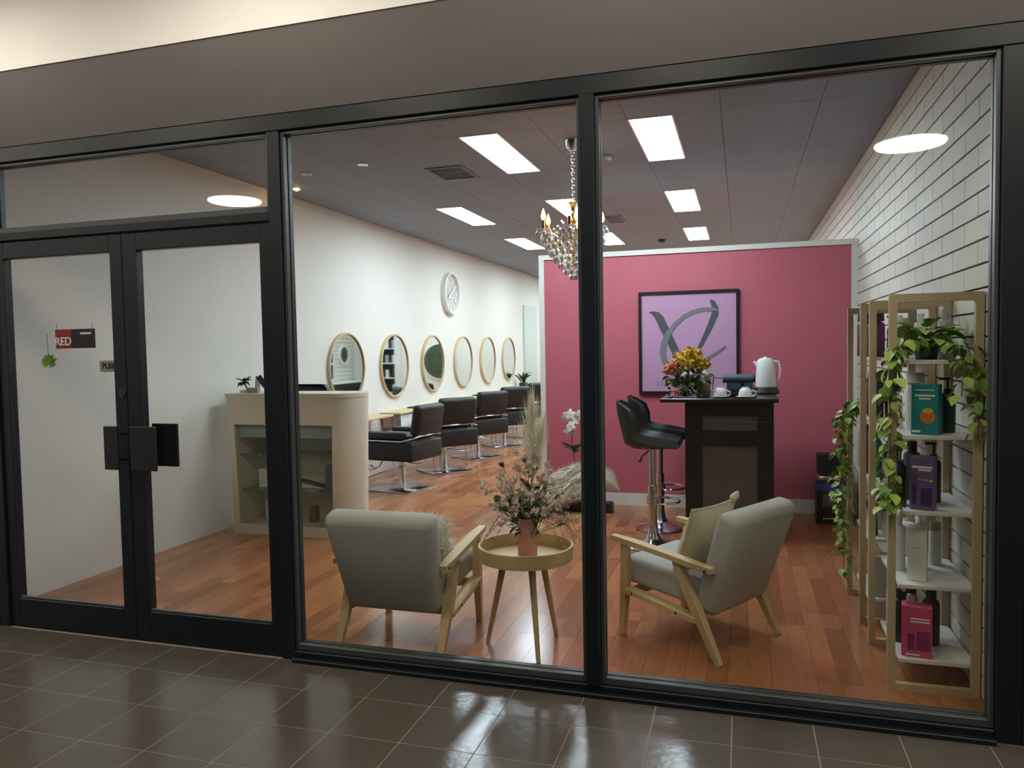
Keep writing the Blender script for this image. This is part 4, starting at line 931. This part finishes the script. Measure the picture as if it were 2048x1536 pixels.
# ---- bin and black box beside the partition
bn = thing('waste_bin', 'black bin with a violet band standing by the magenta wall', 'bin', (1.31, 3.62, 0))
obj('body', rb(-.105, .105, -.10, .10, 0, .36, r=.012), M_black, bn)
obj('violet_band', rb(-.107, .107, -.102, .102, .27, .345, r=.012), mat('violet_band', (72, 60, 140), .4), bn)
obj('label_plate', bx(-.06, .04, -.1055, -.1032, .15, .25), M_greypanel, bn)
for k in range(6): obj('print_mark', bx(-.055 + k * .016, -.045 + k * .016, -.1022, -.1004, .045, .055), M_ink, bn)
obj('lid', rb(-.10, .10, -.095, .095, .3605, .40, r=.015), M_chrome, bn)
bxk = boxitem('black_case', 'upright black case behind the violet banded bin', 'case', (1.33, 3.82, 0), .19, .16, .55, M_black)

# ---- orchid and pampas before the partition
plr = thing('planter', 'low black planter on the floor before the magenta partition', 'planter', (-.74, 3.62, 0))
obj('trough', rb(-.23, .23, -.07, .07, 0, .085, r=.01), M_black, plr)
obj('soil', bx(-.215, .215, -.055, .055, .0852, .089), M_brownc, plr)
obj('flower_motif', bpy.data.meshes.get('blossom') and BL_wh, None, plr, loc=(-.17, -.075, .045)).scale = (.04, .02, .04)
orc = thing('orchid', 'white orchid arching above the pampas grass before the magenta wall', 'orchid', (-.80, 3.63, .0895))
petal = MB().add([(0, 0, 0), (-.35, 0, .35), (-.25, .1, .85), (0, .12, 1), (.25, .1, .85), (.35, 0, .35)], [(0, 5, 4, 3, 2, 1)])
flm = MB()
for k in range(5): 
    q = MB().add(petal.v, petal.f).xf(RY(72 * k)); flm.add(q.v, q.f)
flm.ball((0, -.06, 0), .14, 7, 5); flm = flm.mesh('orchid_flower', mat('white_petal', (240, 238, 232), .7), 30)
obj('flower_stem', MB().tube([(0, 0, 0), (-.05, 0, .30), (-.085, 0, .55), (-.06, 0, .72), (.02, 0, .79), (.12, 0, .78)], .004, 6), M_darkleaf, orc)
for k, p in enumerate(((-.105, -.02, .64), (-.085, -.03, .70), (-.06, -.02, .745), (-.13, -.02, .775), (-.02, -.03, .79), (-.09, -.03, .80), (.03, -.02, .765), (.06, -.03, .80), (.11, -.02, .77))): put('orchid_flower', flm, orc, p, .055, rng, rot=(rng.uniform(-.3, .3), rng.uniform(-.6, .6), rng.uniform(-.5, .2)))
for k in range(6): put('leaf', LM_d, orc, (-.05, -.02, .44 + .01 * k), .16, rng, rot=(rng.uniform(.1, .9), 0, 1.05 * k))
pg = thing('pampas_grass', 'big cream pampas plumes fanning out of the black floor planter', 'pampas grass', (-.66, 3.60, .0895))
for k, (a0, a1) in enumerate((((-.02, -.02, .34), (-.47, -.06, .14)), ((-.0, -.05, .28), (-.42, -.1, .06)), ((-.06, -.03, .38), (-.38, -.06, .22)), ((-.02, -.08, .20), (-.36, -.12, .02)), ((.0, -.03, .36), (.14, -.06, .24)), ((-.10, -.09, .30), (-.30, -.14, .08)))):
    obj('stalk', MB().tube([(0, 0, 0), (a0[0] * .5, a0[1] * .5, a0[2] * .75), a0, a1], .003, 5), M_pampas, pg)
    o = obj('plume', plume(a0, a1, .095, 1300, 40 + k, droop=.5, L=.12), M_pampas, pg, smooth=0); o['kind'] = 'stuff'

# ================================================================== THINGS AT THE GLASS DOORS
rs = thing('hanging_sign', 'small red and black sign reading RED hanging inside the left door', 'sign', (-2.958, .072, 1.544))
M_red = mat('red_sign', (150, 34, 44), .45, noise=.15, nscale=30); M_blk = mat('black_sign_print', (40, 32, 38), .45, noise=.3, nscale=40)
obj('red_half', bx(0, .108, -.002, .002, 0, .103), M_red, rs); obj('black_half', bx(.1081, .269, -.002, .002, 0, .103), M_blk, rs)
obj('lettering', text_mesh('RED', .062, M_ink, bold=.0008), None, rs, loc=(.054, -.0032, .036), rot=(PI / 2, 0, 0))
obj('white_bar', bx(.172, .246, -.0034, -.0022, .074, .084), M_ink, rs)
for x in (.012, .255): obj('cord', MB().tube([(x, 0, .1032), (x - .004, 0, .135)], .0012, 5), M_black, rs)
ps = thing('door_sticker', 'grey PUSH sticker inside the left door beside the meeting stile', 'sticker', (-2.635, .0425, 1.415))
obj('plate', bx(0, .118, 0, .0015, 0, .06), mat('grey_sticker', (150, 150, 142), .5), ps)
obj('lettering', text_mesh('PUSH', .040, M_black, bold=.0012, extrude=.0004), None, ps, loc=(.064, -.0006, .030), rot=(PI / 2, 0, 0))
lo = thing('leaf_ornament', 'green palmate leaf ornament hanging on a cord inside the left door', 'ornament', (-3.015, .072, 1.44))
for k in range(7): put('leaflet', LM_g, lo, (0, 0, .018), .062 if k not in (0, 6) else .045, rng, rot=(PI / 2, math.radians(-90 + 30 * k), 0))
obj('cord', MB().tube([(0, 0, .03), (-.004, 0, .19)], .0012, 5), M_black, lo)
dw = obj('door_wedge', MB().prism([(0, 0), (.09, 0), (0, .03)], -.02, .02, axis=1), M_oak, loc=(-3.209, 0.927, 0.0005)); tag(dw, 'small wooden door wedge on the floor behind the right door', 'door wedge')

# ================================================================== BACK OF THE SALON (seen in the mirrors)
bs = thing('back_shelf', 'tall black and white product shelf at the back wall', 'shelf', (.24, 13.62, 0))
obj('side', bx(0, .02, 0, .35, 0, 2.0), M_shelf, bs); obj('side', bx(.73, .75, 0, .35, 0, 2.0), M_shelf, bs); obj('back', bx(.0205, .7295, .33, .35, 0, 2.0), M_black, bs)
for k in range(6): obj('shelf_board', bx(.0205, .7295, 0, .3295, .1 + .36 * k, .12 + .36 * k), M_shelf, bs)
for k in range(4):
    for q in range(4): bottle('%s bottle on the %s board of the back wall shelf' % (['leftmost', 'second', 'third', 'rightmost'][q], ['second', 'third', 'fourth', 'fifth'][k]), (.34 + .18 * q, 13.75, .4805 + .36 * k), .045, .24, (M_white, M_black, M_cream, M_silver)[(k + q) % 4], 'cap')
ga = thing('round_wall_art', 'round dark green leafy wall art with pale rim on the back wall', 'wall art', (-.78, YB, 1.22))
obj('rim', MB().lathe([(.42, .0), (.45, .0), (.45, .04), (.42, .04), (.42, .0)], 40).xf(RX(90)), M_trimw, ga)
obj('moss_panel', MB().lathe([(.001, .004), (.419, .004), (.419, .025), (.001, .025)], 40).xf(RX(90)), mat('moss_panel', (64, 76, 56), .9, noise=.8, nscale=9), ga)
rm = thing('round_dark_mirror', 'round dark mirror in a white rim on the right wall near the back corner', 'mirror', (XR - .006, 13.45, 1.42))
obj('rim', MB().lathe([(.20, .0), (.24, .0), (.24, .05), (.20, .05), (.20, .0)], 40).xf(RY(-90)), M_white, rm)
obj('glass', MB().lathe([(.001, .004), (.199, .004), (.199, .02), (.001, .02)], 40).xf(RY(-90)), mat('dark_mirror_glass', (30, 34, 38), .4), rm)
bc = thing('back_counter', 'low black counter in the back right corner', 'counter', (.0, 0, 0))
bc.location = (1.22, 13.1, 0)
obj('body', rb(-.04, .33, -1.3, .8, 0, .74, r=.01), M_blackwood, bc); obj('top', rb(-.06, .34, -1.32, .82, .7405, .765, r=.004, seg=1), M_trimw, bc)
dc = thing('glazed_cabinet', 'white framed cabinet with dark glass panes on the right wall at the back', 'cabinet', (XR - .006, 11.95, .80))
obj('back', bx(-.03, 0, 0, 1.0, 0, 1.2), M_white, dc)
for i in range(2):
    for j in range(3): obj('pane', bx(-.036, -.0305, .05 + .47 * i, .48 + .47 * i, .05 + .38 * j, .39 + .38 * j), mat('dark_pane', (58, 72, 70), .2), dc)
